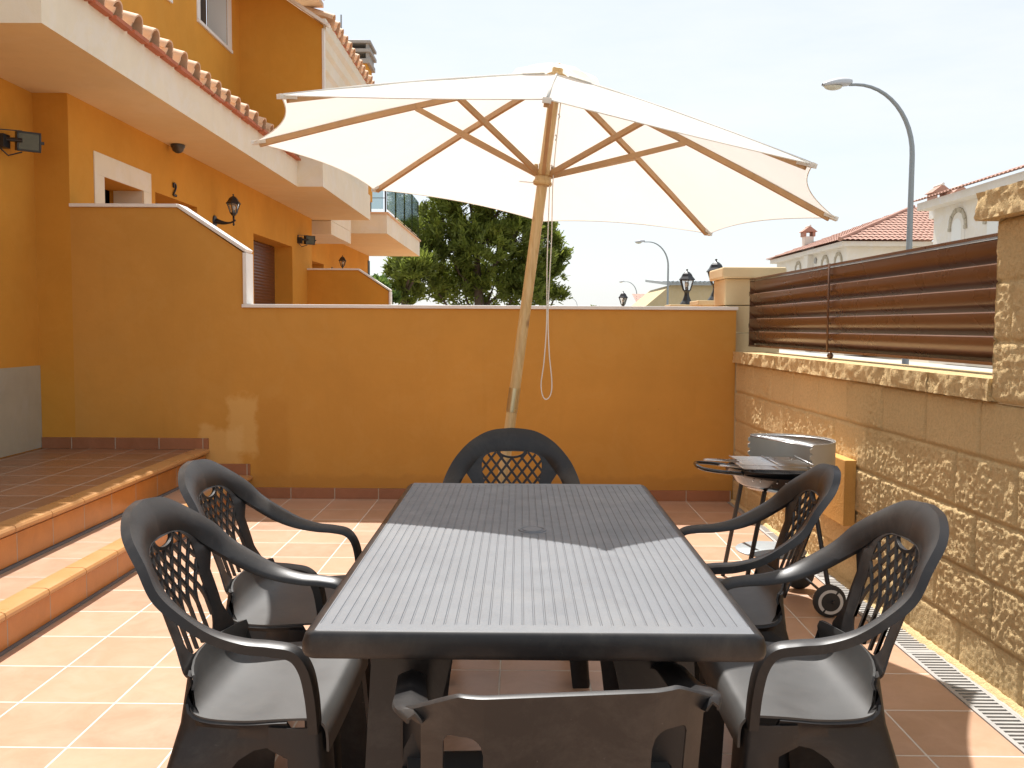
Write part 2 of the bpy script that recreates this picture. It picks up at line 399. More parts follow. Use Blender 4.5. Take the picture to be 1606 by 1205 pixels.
nosing(-1.895, .163, 'step_nosing', -1.99); nosing(-2.20, .35, 'step_nosing', -2.30)
MB().box(-1.925, -1.912, -.75, YF-.005, -.01, .010).box(-2.234, -2.215, -.75, YF-.005, .15, .168).build('mortar_strip', M['grey_strip'], pf, world=True)

# ------------------------------------------------------------------ skirting tiles
sk = MB()
sk.box(-1.91, 1.50, 6.403, 6.425, .0, .075)
o = sk.build('wall_skirting', M['skirting']); tag(o, 'brown clay tile skirting along the foot of the orange party wall', 'skirting')
o = MB().box(-3.39, -2.205, 6.405, 6.425, .346, .425).build('terrace_skirting', M['skirting']); tag(o, 'brown clay tile skirting above the raised terrace beside the stone plinth', 'skirting')
o = MB().box(-2.19, -1.912, 6.405, 6.425, .160, .243).build('step_skirting', M['skirting']); tag(o, 'short brown clay skirting tile at the end of the lower step', 'skirting')

# ------------------------------------------------------------------ party walls
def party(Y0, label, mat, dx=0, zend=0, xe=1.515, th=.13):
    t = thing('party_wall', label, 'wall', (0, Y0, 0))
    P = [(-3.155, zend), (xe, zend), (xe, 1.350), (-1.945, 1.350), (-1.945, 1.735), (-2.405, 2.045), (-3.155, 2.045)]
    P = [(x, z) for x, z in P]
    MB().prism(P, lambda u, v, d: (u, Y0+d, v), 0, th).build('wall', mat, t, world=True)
    c = MB()
    a, b = -.018, th+.018
    def seg(p, q, h=.024):
        (x0, z0), (x1, z1) = p, q; L_ = math.hypot(x1-x0, z1-z0); nx, nz_ = -(z1-z0)/L_, (x1-x0)/L_
        c.prism([(x0, z0), (x1, z1), (x1+nx*h, z1+nz_*h), (x0+nx*h, z0+nz_*h)], lambda u, v, d: (u, Y0+d, v), a, b)
    seg((-3.155, 2.046), (-2.398, 2.046)); seg((-2.404, 2.050), (-1.930, 1.738))
    c.box(-1.944, -1.918, Y0+a, Y0+b, 1.376, 1.734)
    c.box(-1.955, xe+.01, Y0+a, Y0+b, 1.351, 1.375)
    c.build('coping', M['white_stone'], t, world=True, bevel=.003)
    return t
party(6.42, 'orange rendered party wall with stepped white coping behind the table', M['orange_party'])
party(13.55, 'farther orange party wall with sloping white coping below the balcony', M['orange'])
# ------------------------------------------------------------------ terraced house on the left
hs = thing('terraced_house', 'orange terraced house with cream canopy slab and clay tile eave above the raised terrace', 'house', (-3.3, 6, 0))
def wbox(mb, *a): return mb.box(*a)
# own wall (x=-3.40) and neighbour wall (x=-3.155) with openings
def wall_x(mb, x, y0, y1, z0, z1, holes, th=.3):
    ys = sorted({y0, y1, *[h[0] for h in holes], *[h[1] for h in holes]}); zs = sorted({z0, z1, *[h[2] for h in holes], *[h[3] for h in holes]})
    def inh(a, b): return any(h[0] < a < h[1] and h[2] < b < h[3] for h in holes)
    for i in range(len(ys)-1):
        for j in range(len(zs)-1):
            if not inh((ys[i]+ys[i+1])/2, (zs[j]+zs[j+1])/2):
                mb.quad((x, ys[i], zs[j]), (x, ys[i+1], zs[j]), (x, ys[i+1], zs[j+1]), (x, ys[i], zs[j+1]))
    for (a, b, c, d) in holes:
        mb.quad((x, a, c), (x-th, a, c), (x-th, a, d), (x, a, d)); mb.quad((x, b, c), (x-th, b, c), (x-th, b, d), (x, b, d))
        mb.quad((x, a, d), (x-th, a, d), (x-th, b, d), (x, b, d)); mb.quad((x, a, c), (x-th, a, c), (x-th, b, c), (x, b, c))
m = MB(); wall_x(m, -3.40, -1, 6.425, .345, 2.84, [])
wall_x(m, -3.155, 6.42, 13.87, -.02, 2.84, [(6.95, 7.67, 1.35, 2.34), (7.93, 8.95, 0, 2.37), (10.83, 12.67, 0, 2.31)], .28)
m.quad((-3.40, 6.42, .345), (-3.155, 6.42, .345), (-3.155, 6.42, 2.84), (-3.40, 6.42, 2.84))
m.quad((-3.155, 13.87, 0), (-3.9, 13.87, 0), (-3.9, 13.87, 2.84), (-3.155, 13.87, 2.84))
m.build('wall', M['orange'], hs, world=True)
def wall_fill(mats, *bx): MB().box(*bx).build(*mats, hs, world=True)
MB().box(-3.44, -3.393, -1, 6.418, .352, .935).build('stone_plinth', M['panel_stone'], hs, world=True)
# window 1 surround + pane
w1 = MB()
for (a, b, c, d) in ((6.79, 6.948, 1.2, 2.34), (7.672, 7.83, 1.2, 2.34), (6.79, 7.83, 2.341, 2.505)): w1.box(-3.157, -3.147, a, b, c, d)
w1.box(-3.4, -3.157, 7.664, 7.6685, 1.35, 2.339)
wf = w1.build('window', M['cream'], hs, world=True)
MB().box(-3.43, -3.40, 6.95, 7.27, 1.35, 2.335).build('shutter', M['door'], wf).location = (0, 0, 0)
for c in kids(wf):
    for v in c.data.vertices: v.co -= Vector(hs.location)
MB().box(-3.60, -3.50, 6.5, 9.2, .4, 2.8).build('room_dark', M['dark'], hs, world=True)
MB().box(-3.46, -3.435, 7.93, 8.95, 0, 2.37).build('door', M['door'], hs, world=True)
MB().box(-3.46, -3.40, 10.84, 12.66, 0, 2.305).build('shutter_door', M['door'], hs, world=True)
# slab / canopy with stepped edge
E = [(-3.9, 4.95), (-2.56, 4.95), (-2.585, 10.65), (-2.29, 10.65), (-2.29, 14.0), (-2.90, 14.0), (-2.90, 15.7), (-3.9, 15.7)]
sl = MB(); n = len(E)
sl.add([(x, y, 2.83) for x, y in E], [tuple(range(n))]).build('soffit', M['soffit'], hs, world=True)
fa = MB()
def edge(p, q, z0, z1, t=.012):
    (x0, y0), (x1, y1) = p, q
    fa.quad((x0, y0, z0), (x1, y1, z0), (x1, y1, z1), (x0, y0, z1))
edge(E[0], E[1], 2.8295, 3.30); edge(E[1], E[2], 2.8295, 3.15); edge(E[2], E[3], 2.8295, 3.20); edge(E[3], E[4], 2.8295, 3.20); edge(E[4], E[5], 2.8295, 3.2); edge(E[5], E[6], 2.8295, 3.2); edge(E[6], E[7], 2.8295, 3.2)
fa.add([(x, y, 3.149) for x, y in E], [tuple(range(n))])
fa.build('fascia', M['cream'], hs, world=True)
# lower slab beyond
MB().box(-3.9, -2.9, 14.05, 15.68, 2.62, 2.825).build('lower_slab', M['cream'], hs, world=True)
# upper storey wall with window, projecting volume, verge
m = MB(); wall_x(m, -3.24, 3, 10.67, 3.3, 6.5, [(9.36, 10.22, 4.28, 5.6), (7.55, 8.45, 4.22, 5.6)], .22)
m.quad((-3.24, 10.662, 3.152), (-2.275, 10.662, 3.152), (-2.275, 10.662, 4.66), (-3.24, 10.662, 5.30))
m.build('upper_wall', M['orange'], hs, world=True)
for (a, b, z0) in ((9.36, 10.22, 4.28), (7.55, 8.45, 4.22)):
    u = MB(); u.box(-3.243, -3.232, a-.09, a, z0, 5.6).box(-3.243, -3.232, b, b+.14, z0, 5.6).box(-3.46, -3.22, a-.09, b+.14, z0-.035, z0-.001)
    u.box(-3.45, -3.245, b-.006, b-.001, z0, 5.6); MB().box(-3.56, -3.50, a-.1, b+.1, z0-.1, 5.7).build('room_dark', M['dark'], hs, world=True)
    wn_ = u.build('window', M['white_frame'], hs, world=True)
    p = MB().box(-3.45, -3.43, a, a+.35, z0, 5.6).build('pane', M['dark'], wn_)
    for v in p.data.vertices: v.co -= Vector(hs.location)
m = MB(); m.bar((-3.22, 10.64, 5.31), (-2.20, 10.64, 4.64), .10, .035); m.box(-2.29, -2.262, 10.652, 10.70, 3.21, 4.62)
m.build('verge_coping', M['white_stone'], hs, world=True)
# tiled lean-to above the slab
def barrel(mb, p0, p1, r, arch=True, n=10, t=.012, r1=None):
    """half round tile from p0 (low end) to p1 (high end); arch=True humps up"""
    p0, p1 = Vector(p0), Vector(p1); d = (p1-p0).normalized(); up_ = Vector((0, 0, 1)); up_ = (up_-d*up_.dot(d)).normalized(); sd = d.cross(up_)
    s = 1 if arch else -1; vs = []; r1 = r1 or r*.82
    for (p, rr) in ((p0, r), (p1, r1)):
        for q in (rr, rr-t):
            for k in range(n+1):
                a = pi*k/n; vs.append(p+sd*cos(a)*q+up_*sin(a)*q*s)
    fs = []; q = n+1
    for k in range(n):
        fs.append((k, k+1, 2*q+k+1, 2*q+k)); fs.append((q+k, 3*q+k, 3*q+k+1, q+k+1)); fs.append((k, q+k, q+k+1, k+1)); fs.append((2*q+k, 2*q+k+1, 3*q+k+1, 3*q+k))
    fs.append((0, 2*q, 3*q, q)); fs.append((n, q+n, 3*q+n, 2*q+n))
    mb.add(vs, fs)
cov, pan, und = MB(), MB(), MB()
ys = 5.05; k = 0; random.seed(3)
SL = .33
while ys < 10.6:
    jx = random.uniform(-.012, .012); jy = random.uniform(-.006, .006)
    for q in range(3):
        x0 = -2.545+jx*(q == 0)-q*.27; z0 = 3.195+q*.27*SL+q*.002+random.uniform(-.003, .003)
        barrel(cov, (x0, ys+jy, z0), (x0-.36, ys+jy, z0+.36*SL-.012), .075)
        x0 -= .01
        barrel(pan, (x0+.02, ys+.136+jy, z0+.005), (x0-.36, ys+.136+jy, z0+.36*SL-.012), .078, arch=False)
    und.box(-2.60, -2.53+random.uniform(-.01, .02), ys-.10, ys+.13, 3.118+random.uniform(-.006, .004), 3.142)
    ys += .272
rf = cov.build('roof', M['clay'], hs, world=True, smooth=True, auto=40)
for mbx, nm, mt in ((pan, 'pan_tiles', M['clay']), (und, 'eave_bricks', M['clay_pan'])):
    o_ = mbx.build(nm, mt, rf, smooth=True, auto=40)
    for v in o_.data.vertices: v.co -= Vector(hs.location)
MB().add([(-2.60, 4.96, 3.151), (-2.60, 10.62, 3.151), (-3.24, 10.62, 3.37), (-3.24, 4.96, 3.37)], [(0, 1, 2, 3)]).build('roof_bed', M['cream'], hs, world=True)
# main roof eave beyond the projecting volume
ev = MB()
prof = [(-2.37, 3.2), (-2.37, 3.95), (-2.345, 3.99), (-2.345, 4.20), (-2.315, 4.25), (-2.315, 4.40), (-2.285, 4.45), (-2.285, 4.56), (-2.25, 4.62), (-2.25, 4.74)]
for i in range(len(prof)-1):
    (a, b), (c, d) = prof[i], prof[i+1]; ev.quad((a, 10.68, b), (a, 14.3, b), (c, 14.3, d), (c, 10.68, d))
ev.add([(x, 10.68, z) for x, z in prof]+[(-3.3, 10.68, 4.74), (-3.3, 10.68, 3.2)], [tuple(range(len(prof)+2))])
ev.build('cornice', M['cream'], hs, world=True)
cov2, und2 = MB(), MB(); y = 10.95
while y < 14.4:
    barrel(cov2, (-2.21+random.uniform(-.012, .012), y, 4.80), (-2.60, y, 4.93), .075); barrel(cov2, (-2.21, y+.13, 4.80), (-2.6, y+.13, 4.93), .075, arch=False)
    und2.box(-2.40, -2.25+random.uniform(-.015, .02), y-.1, y+.12, 4.745, 4.77); y += .262
c2 = cov2.build('upper_roof', M['clay'], hs, world=True, smooth=True, auto=40)
o_ = und2.build('eave_bricks', M['clay_pan'], c2)
for v in o_.data.vertices: v.co -= Vector(hs.location)
cov3 = MB()
for i in range(4): barrel(cov3, (-2.30, 10.0+.26*i, 5.0), (-2.7, 10.0+.26*i, 5.13), .075)
cov3.box(-3.24, -2.33, 9.95, 10.95, 4.95, 5.0)
cov3.build('roof_end_tiles', M['clay'], hs, world=True, smooth=True, auto=40)
# second unit beyond
h2 = thing('terraced_house', 'far end of the orange terrace with glass railed balcony and chimney', 'house', (-3.6, 17, 0))
m = MB(); wall_x(m, -3.5, 13.87, 21.2, 0, 2.84, [(14.6, 16.3, 0, 2.31)], .3)
m.quad((-3.5, 21.2, 0), (-6, 21.2, 0), (-6, 21.2, 2.84), (-3.5, 21.2, 2.84))
m.box(-4.2, -3.52, 13.9, 21.15, 2.9, 5.2)
m.build('wall', M['orange'], h2, world=True)
MB().box(-3.9, -3.8, 14.6, 16.3, 0, 2.3).build('door', M['door'], h2, world=True)
for (a, b, z0, z1) in ((17.9, 18.9, 1.2, 2.2), (19.6, 20.4, 1.2, 2.2)): MB().box(-3.505, -3.492, a, b, z0, z1).build('window_surround', M['cream'], h2, world=True)
MB().box(-3.55, -3.49, 21.0, 21.25, 1.9, 2.72).build('downpipe', M['black'], h2, world=True)
MB().add([(x, y, 2.83) for x, y in ((-3.9, 16), (-2.33, 16), (-2.33, 21.2), (-3.9, 21.2))], [(0, 1, 2, 3)]).build('soffit', M['soffit'], h2, world=True)
m = MB(); m.box(-3.9, -2.33, 16, 21.2, 2.831, 3.17); m.build('balcony', M['cream'], h2, world=True)
MB().box(-3.9, -2.30, 15.97, 21.23, 3.171, 3.20).build('balcony_coping', M['clay'], h2, world=True)
for (x, y) in ((-2.36, 16.05), (-2.62, 16.05), (-2.36, 17.3), (-2.36, 18.6), (-2.36, 19.9), (-2.36, 21.1)): MB().tube([(x, y, 3.2), (x, y, 4.05)], .014, 8).build('railing_post', M['black'], h2, world=True)
m = MB()
for z in (3.45, 3.85): MB().bar((-2.62, 16.05, z), (-2.36, 16.05, z), .01).build('railing_bar', M['black'], h2, world=True)
m = MB(); m.box(-2.345, -2.335, 16.1, 21.05, 3.26, 4.05); m.box(-3.4, -2.4, 16.04, 16.05, 3.26, 4.05); m.build('glass_panel', M['glass'], h2, world=True)
# chimney
m = MB(); m.box(-3.05, -2.5, 15.0, 15.5, 3.3, 5.45); chm = m.build('chimney', M['orange'], h2, world=True)
m = MB(); m.box(-3.1, -2.45, 14.95, 15.55, 5.45, 5.52)
for x in (-3.08, -2.51): m.box(x, x+.04, 14.97, 15.53, 5.521, 5.80)
m.box(-3.12, -2.43, 14.93, 15.57, 5.62, 5.67); m.box(-3.12, -2.43, 14.93, 15.57, 5.76, 5.80)
m.add([(-3.12, 14.93, 5.801), (-2.43, 14.93, 5.801), (-2.43, 15.57, 5.801), (-3.12, 15.57, 5.801), (-2.95, 15.1, 5.86), (-2.6, 15.1, 5.86), (-2.6, 15.4, 5.86), (-2.95, 15.4, 5.86)], [(0, 1, 5, 4), (1, 2, 6, 5), (2, 3, 7, 6), (3, 0, 4, 7), (4, 5, 6, 7)])
o_ = m.build('cap', M['concrete'], chm)
for v in o_.data.vertices: v.co -= Vector(h2.location)
MB().tube([(-2.62, 13.5, 4.9), (-2.62, 13.5, 5.72)], .012, 6).build('aerial', M['galv'], hs, world=True)
# small dark gable beyond
m = MB(); m.add([(-3.0, 14.6, 4.0), (-2.5, 14.6, 4.0), (-2.25, 14.6, 4.35), (-2.5, 14.6, 4.62), (-3.0, 14.6, 4.62)], [(0, 1, 2, 3, 4)]).build('gable', M['orange'], h2, world=True)

# ------------------------------------------------------------------ stone boundary wall (right), its own frame
A0 = Vector((1.52, 6.42, 0)); TT = Vector((.028, -1, 0)).normalized(); NN = Vector((-1, -.028, 0)).normalized()
def W(s, off, z): p = A0+TT*s+NN*off; return (p.x, p.y, z)
sw = thing('stone_block_wall', 'sand coloured split face block wall with coping along the right of the patio', 'wall', (1.6, 3.5, 0))
zj = [0, .16, .365, .575, .78, .985]
def rockh(s, z, rowi, blk, smooth):
    n1 = noise.fractal(Vector((s*9, z*9, blk*3.1)), .9, 2.1, 4); n2 = noise.noise(Vector((s*42, z*42, 5))); n3 = noise.noise(Vector((s*95, z*95, 9)))
    k = .35 if smooth else 1.0
    n4 = noise.noise(Vector((s*60, z*60, 2)))
    return k*(.0045*n1+.0034*n2+.0046*n3+.0036*n4)
def rock_face(mb, s0, s1, rows, blk_len, off0, step, seed, rough_fn, offs=0):
    ns = int((s1-s0)/step); ss = [s0+(s1-s0)*i/ns for i in range(ns+1)]
    z0, z1 = rows[0], rows[-1]; nz_ = int((z1-z0)/step); zs = [z0+(z1-z0)*i/nz_ for i in range(nz_+1)]
    def fn(s, z):
        ri = max(i for i in range(len(rows)) if z >= rows[i]-1e-9); ri = min(ri, len(rows)-2)
        sh = (ri % 2)*blk_len/2+.07*sin(ri*5.1+seed)
        b = floor((s+sh)/blk_len); fs = (s+sh)/blk_len-b
        dj = min(fs, 1-fs)*blk_len; dz = min(z-rows[ri], rows[ri+1]-z)
        d = min(dj, dz); rnd = random.Random(b*71+ri*13+seed).random()
        sm = not rough_fn(ri, rnd)
        h = rockh(s, z, ri, b+ri*7, sm)+(rnd-.5)*.006
        e = min(1, max(0, (d-.003)/.012)); h = h*min(1, e+.15)+(-.012*(1-e)**2)
        return W(s, off0+h, z)
    mb.grid(fn, ss, zs)
m = MB(); rock_face(m, .01, 4.0, zj, .40, 0, .0066, 2, lambda ri, r: (ri < 4 or r > .8) and r > .12)
m.build('block_face', M['rock'], sw, world=True, smooth=True)
m = MB(); rock_face(m, 4.0, 6.9, zj, .40, 0, .02, 2, lambda ri, r: True); m.build('block_face', M['rock'], sw, world=True, smooth=True)
m = MB(); m.add([W(0, -.03, 0), W(6.9, -.03, 0), W(6.9, -.20, 0), W(0, -.20, 0), W(0, -.03, .985), W(6.9, -.03, .985), W(6.9, -.20, .985), W(0, -.20, .985)], [(0, 1, 5, 4), (1, 2, 6, 5), (2, 3, 7, 6), (3, 0, 4, 7), (4, 5, 6, 7)])
m.build('wall_core', M['rock_smooth'], sw, world=True)
def rockbox(mb, s0, s1, oA, oB, z0, z1, amp=.010, step=.011, seed=0, ends=True):
    """coping stone: rough front (+off side), flat top"""
    def nn(a, b, c): return amp*(noise.fractal(Vector((a*14+seed, b*14, c*14)), .9, 2.1, 4)+.5*noise.noise(Vector((a*70, b*70, c*70))))
    ns = max(2, int((s1-s0)/step)); nz_ = max(2, int((z1-z0)/step)); ss = [s0+(s1-s0)*i/ns for i in range(ns+1)]; zs = [z0+(z1-z0)*i/nz_ for i in range(nz_+1)]
    def env(i, n): return 1
    mb.grid(lambda s, z: W(s, oA+nn(s, z, 0), z), ss, zs)
    no = max(2, int((oA-oB)/step)); os_ = [oA+(oB-oA)*i/no for i in range(no+1)]
    for zz in (z0, z1):
        mb.grid(lambda s, o: W(s, o+(nn(s, zz, 0) if o == oA else 0), zz), ss, os_)
    if ends:
        for se in (s0, s1):
            def fe(o, z, se=se):
                edge_ = (o == oA or z in (z0, z1) or o == oB)
                d = nn(se, z, 0) if o == oA else 0
                return W(se+(0 if edge_ else nn(o*3, z, se)*(1 if se == s0 else 1)), o+d, z)
            mb.grid(fe, os_, zs)
m = MB(); s = .0; i = 0
while s < 3.3:
    e_ = min(s+.48, 3.325); rockbox(m, s+.002, e_-.002, .024, -.235, .9855, 1.062, seed=i*3.3, amp=.009); s = e_; i += 1
m.build('coping', M['rock'], sw, world=True, smooth=True, auto=35)
# irregular mortar bead at the foot of the wall
m = MB(); pts = []
def fn(s, t):
    wv = .028+.016*noise.noise(Vector((s*5, 1, 0)))+.010*noise.noise(Vector((s*23, 3, 0))); a = t*pi/2
    return W(s, -.01+(wv+.01)*cos(a), -.012+ .030*sin(a)+.006*noise.noise(Vector((s*40, t*3, 2))))
m.grid(fn, [i*.012 for i in range(560)], [0, .25, .5, .75, 1]); m.build('mortar_bead', M['rock'], sw, world=True, smooth=True)
# near pillar
pl = thing('stone_pillar', 'rough split face pillar with thick cap at the near end of the slatted fence', 'pillar', (1.75, 2.9, 0))
m = MB(); rock_face(m, 3.33, 3.95, [.986, 1.19, 1.39, 1.595], .40, .016, .008, 11, lambda ri, r: True)
m.grid(lambda o, z: W(3.33+.006*noise.noise(Vector((o*20, z*20, 1)))+(.012 if min(abs(z-q) for q in (.986, 1.19, 1.39, 1.595)) < .006 else 0), o, z), [.016-.01*i for i in range(31)], [.986+.0076*i for i in range(81)])
m.build('pillar_blocks', M['rock'], pl, world=True, smooth=True)
m = MB(); m.add([W(3.345, .0, .98), W(3.95, 0, .98), W(3.95, -.3, .98), W(3.345, -.3, .98), W(3.345, 0, 1.594), W(3.95, 0, 1.594), W(3.95, -.3, 1.594), W(3.345, -.3, 1.594)], [(0, 1, 5, 4), (1, 2, 6, 5), (2, 3, 7, 6), (3, 0, 4, 7), (4, 5, 6, 7)]); m.build('pillar_core', M['rock_smooth'], pl, world=True)
m = MB(); rockbox(m, 3.275, 3.98, .065, -.34, 1.596, 1.690, amp=.011, seed=9); m.build('cap', M['rock'], pl, world=True, smooth=True, auto=35)
# far pillar
p2 = thing('stone_pillar', 'smooth sandy pillar with flat cap where the orange wall meets the fence', 'pillar', (1.66, 6.7, 0))
m = MB()
for z0, z1 in ((0, .78), (.785, .985), (.99, 1.19), (1.195, 1.385), (1.39, 1.578)): m.box(1.462, 1.86, 6.553, 6.93, z0, z1)
m.build('pillar_blocks', M['rock_smooth'], p2, world=True, bevel=.006)
m = MB(); m.box(1.432, 1.885, 6.50, 6.97, 1.58, 1.658); m.build('cap', M['rock_smooth'], p2, world=True, bevel=.012)
m = MB().box(1.516, 1.60, 6.425, 6.552, 0, 1.06); m.build('wall_return', M['rock_smooth'], p2, world=True)
# orange rough box on the wall
ob = MB(); ob.prism([(W(1.68, 0, 0)[1], .30), (W(2.17, 0, 0)[1], .30), (W(2.17, 0, 0)[1], .612), (W(1.68, 0, 0)[1], .612)], lambda u, v, d: (A0.x+(6.42-u)*.028-d, u, v), 0, .055)
o = ob.build('meter_box', M['pad_orange'], bevel=.004); tag(o, 'rough orange rendered box fixed low on the block wall behind the barbecue', 'meter box')

# ------------------------------------------------------------------ slatted fence
fc = thing('slatted_fence', 'brown metal louvred fence panel on top of the block wall', 'fence', W(1.6, -.12, 1.06))
FO = -.125
zs_ = [1.112, 1.200, 1.287, 1.374, 1.461]
for i, z0 in enumerate(zs_):
    m = MB(); pr = [(-.006, .0915), (.016, .093), (.021, .088), (.0215, .064), (.016, .046), (.002, .026), (-.020, .008), (-.034, -.006)]
    m.grid(lambda s, k: W(s, FO+pr[k][0]-.0, z0+pr[k][1]), [-.06+.1*j for j in range(35)], list(range(len(pr))))
    m.build('slat', M['brown_metal'], fc, world=True, smooth=True, solid=.002, auto=35)
m = MB()
for z in (1.098, 1.562): m.add([W(s, o_, zz) for s in (-.06, 3.325) for o_ in (FO-.02, FO+.024) for zz in (z, z+.012)], [(0, 1, 3, 2), (4, 6, 7, 5), (0, 4, 5, 1), (2, 3, 7, 6), (0, 2, 6, 4), (1, 5, 7, 3)])
for s in (-.066, 3.318): m.add([W(s_, o_, zz) for s_ in (s, s+.006) for o_ in (FO-.02, FO+.02) for zz in (1.10, 1.56)], [(0, 1, 3, 2), (4, 6, 7, 5), (0, 4, 5, 1), (2, 3, 7, 6), (0, 2, 6, 4), (1, 5, 7, 3)])
m.build('frame', M['brown_metal'], fc, world=True)
m = MB(); s = 1.50; m.tube([W(s, FO+.034, 1.10), W(s, FO+.034, 1.575)], .006, 8)
for z in zs_: m.tube([W(s, FO+.034, z+.06), W(s, FO+.012, z+.05)], .004, 6)
m.build('control_rod', M['brown_metal'], fc, world=True, smooth=True)
m = MB(); c = W(1.51, FO+.02, 1.082); m.lathe([(.0001, -.018), (.012, -.013), (.018, 0), (.012, .013), (.0001, .018)], c, 14); m.build('ball_foot', M['brown_metal'], fc, world=True, smooth=True)
for z in (1.245, 1.47):
    m = MB(); a = W(-.085, FO+.01, z); m.obox(a, TT, NN, (0, 0, 1), .022, .004, .016); c_ = m.build('bracket', M['brown_metal'], fc, world=True, bevel=.003)

# ------------------------------------------------------------------ drain channel
dr = thing('drain_grate', 'long pale metal slotted drain grate set in the floor beside the block wall', 'drain', (1.53, 3, 0))
m = MB()
xA, xB = 1.470, 1.600
y = -.5; Lx = 1.0
m.box(1.50-.03, 1.476, -.7, 6.38, -.02, .004); m.box(xB-.012, xB, -.7, 6.38, -.02, .004)
yy = -.7
while yy < 6.36:
    m.box(1.476, xB-.012, yy, yy+.0125, -.014, .003); yy += .0262
m.box(1.476, 1.486, -.7, 6.38, -.014, .0035); m.box(xB-.022, xB-.012, -.7, 6.38, -.014, .0035)
yj = -.6
while yj < 6.3: m.box(1.474, xB-.002, yj, yj+.03, -.012, .0045); yj += 1.0
m.build('grate', simple('pale_grate', (.40, .39, .37), .5, .2, 10, .12), dr, world=True)
MB().box(1.468, 1.600, -.7, 6.38, -.12, -.05).build('channel', M['dark'], dr, world=True)
struct(MB().box(1.600, 1.66, -.75, 6.42, -.3, -.006).build('floor_edge', M['concrete']))
struct(MB().box(1.468, 1.600, -.75, 6.42, -.3, -.121).build('channel_bed', M['concrete']))

# ------------------------------------------------------------------ table
TX, TZ = .0265, .72; TY0, TY1 = 1.487, 2.945; HW = .392
tb = thing('garden_table', 'dark grey ribbed plastic garden table in the middle of the patio', 'table', (TX, (TY0+TY1)/2, 0))
m = MB(); HL = (TY1-TY0)/2; TYc = (TY0+TY1)/2
gx0, gx1, gy0, gy1 = -.364, .366, -HL+.045, HL-.045
xs = []; NG = 38
for i in range(NG+1):
    c = gx0+(gx1-gx0)*i/NG; xs += [(c-.0022, 0), (c-.0009, 1), (c+.0009, 1), (c+.0022, 0)]
hx, hy = HW-.024, HL-.008
xl = [(-hx, 0)]+xs+[(hx, 0)]
yl = [(-hy, 0), (gy0-.002, 0), (gy0, 1)]+[(gy0+(gy1-gy0)*j/60, 1) for j in range(1, 60)]+[(gy1, 1), (gy1+.002, 0), (hy, 0)]
def top(u, v):
    (x, gx_), (y, gy_) = u, v
    dd = math.hypot(x-.008, y-(2.258-TYc)); g_ = gx_*gy_ if dd > .048 else 0
    return (x, y, TZ-.0013*g_)
m.grid(top, xl, yl)
m.build('tabletop', M['table'], tb)
m = MB(); rows_ = []
def rloop(ix, iy, rc, z, n=6):
    hx_, hy_ = HW-ix, HL-iy; pts = []
    for (sx, sy, a0) in ((1, 1, 0), (-1, 1, pi/2), (-1, -1, pi), (1, -1, 1.5*pi)):
        for k in range(n+1):
            a = a0+pi/2*k/n; pts.append((sx*(hx_-rc)+rc*cos(a), sy*(hy_-rc)+rc*sin(a), z))
    return pts
lp = [rloop(.024, .008, .006, TZ), rloop(.014, .003, .012, TZ-.0025), rloop(.006, .0006, .018, TZ-.008), rloop(.001, 0, .022, TZ-.022), rloop(0, 0, .024, TZ-.036), rloop(.003, .001, .024, TZ-.044), rloop(.008, .005, .02, TZ-.047), rloop(.014, .009, .02, TZ-.044), rloop(.03, .02, .02, TZ-.012)]
nL = len(lp[0])
for q in lp: m.v += q
for i in range(len(lp)-1):
    for k in range(nL): m.f.append((i*nL+k, i*nL+(k+1) % nL, (i+1)*nL+(k+1) % nL, (i+1)*nL+k))
m.f.append(tuple((len(lp)-1)*nL+k for k in range(nL)))
m.build('table_edge', M['plastic'], tb, smooth=True, auto=50)
m = MB(); m.lathe([(.0001, .0035), (.024, .0035), (.026, .001), (.029, .001), (.031, .003), (.034, .003), (.036, .0005), (.046, .0003)], (.008, 2.258-TYc, TZ), 40)
m.build('umbrella_hole_cap', M['table'], tb, smooth=True, auto=30)
for sx in (-1, 1):
    for sy in (-1, 1):
        m = MB(); n_ = 10
        def pl_(t):   # width of leg plates by height
            return .07+.085*(t**1.5)
        for k in range(n_+1):
            t = k/n_; z = .012+(TZ-.03-.012)*t; w_ = pl_(t); ox = sx*(HW-.105+.035*(1-t)); oy = sy*(HL-.15+.03*(1-t))
            m.v += [(ox-sx*w_, oy, z), (ox, oy, z), (ox, oy-sy*w_, z)]
        for k in range(n_): m.f += [(3*k, 3*k+1, 3*k+4, 3*k+3), (3*k+1, 3*k+2, 3*k+5, 3*k+4)]
        m.build('leg', M['plastic'], tb, solid=.012, smooth=True, auto=40, offset=0)

# ------------------------------------------------------------------ chairs
def rim_mesh(ST, n=7):
    """ST: stations (I, O, N) right half from centre to arm end; mirrored"""
    flat = crm([tuple(i)+tuple(o)+tuple(nn_) for i, o, nn_ in ST], n)
    return flat
def rim_part(flat, sgn, lipi=.012, lipo=.022):
    m = MB(); prof = []
    for q in flat:
        I, O, Nn = Vector(q[:3]), Vector(q[3:6]), Vector(q[6:]).normalized()
        pts = [I-Nn*lipi, I-Nn*.003, I+(O-I)*.12, I+(O-I)*.5+Nn*.007, I+(O-I)*.88, O-Nn*.003, O+(O-I)*.03-Nn*lipo]
        prof.append([Vector((p.x*sgn, p.y, p.z)) for p in pts])
    w_ = len(prof[0])
    for r in prof: m.v += [tuple(p) for p in r]
    for i in range(len(prof)-1):
        for k in range(w_-1): m.f.append((i*w_+k, i*w_+k+1, (i+1)*w_+k+1, (i+1)*w_+k))
    return m
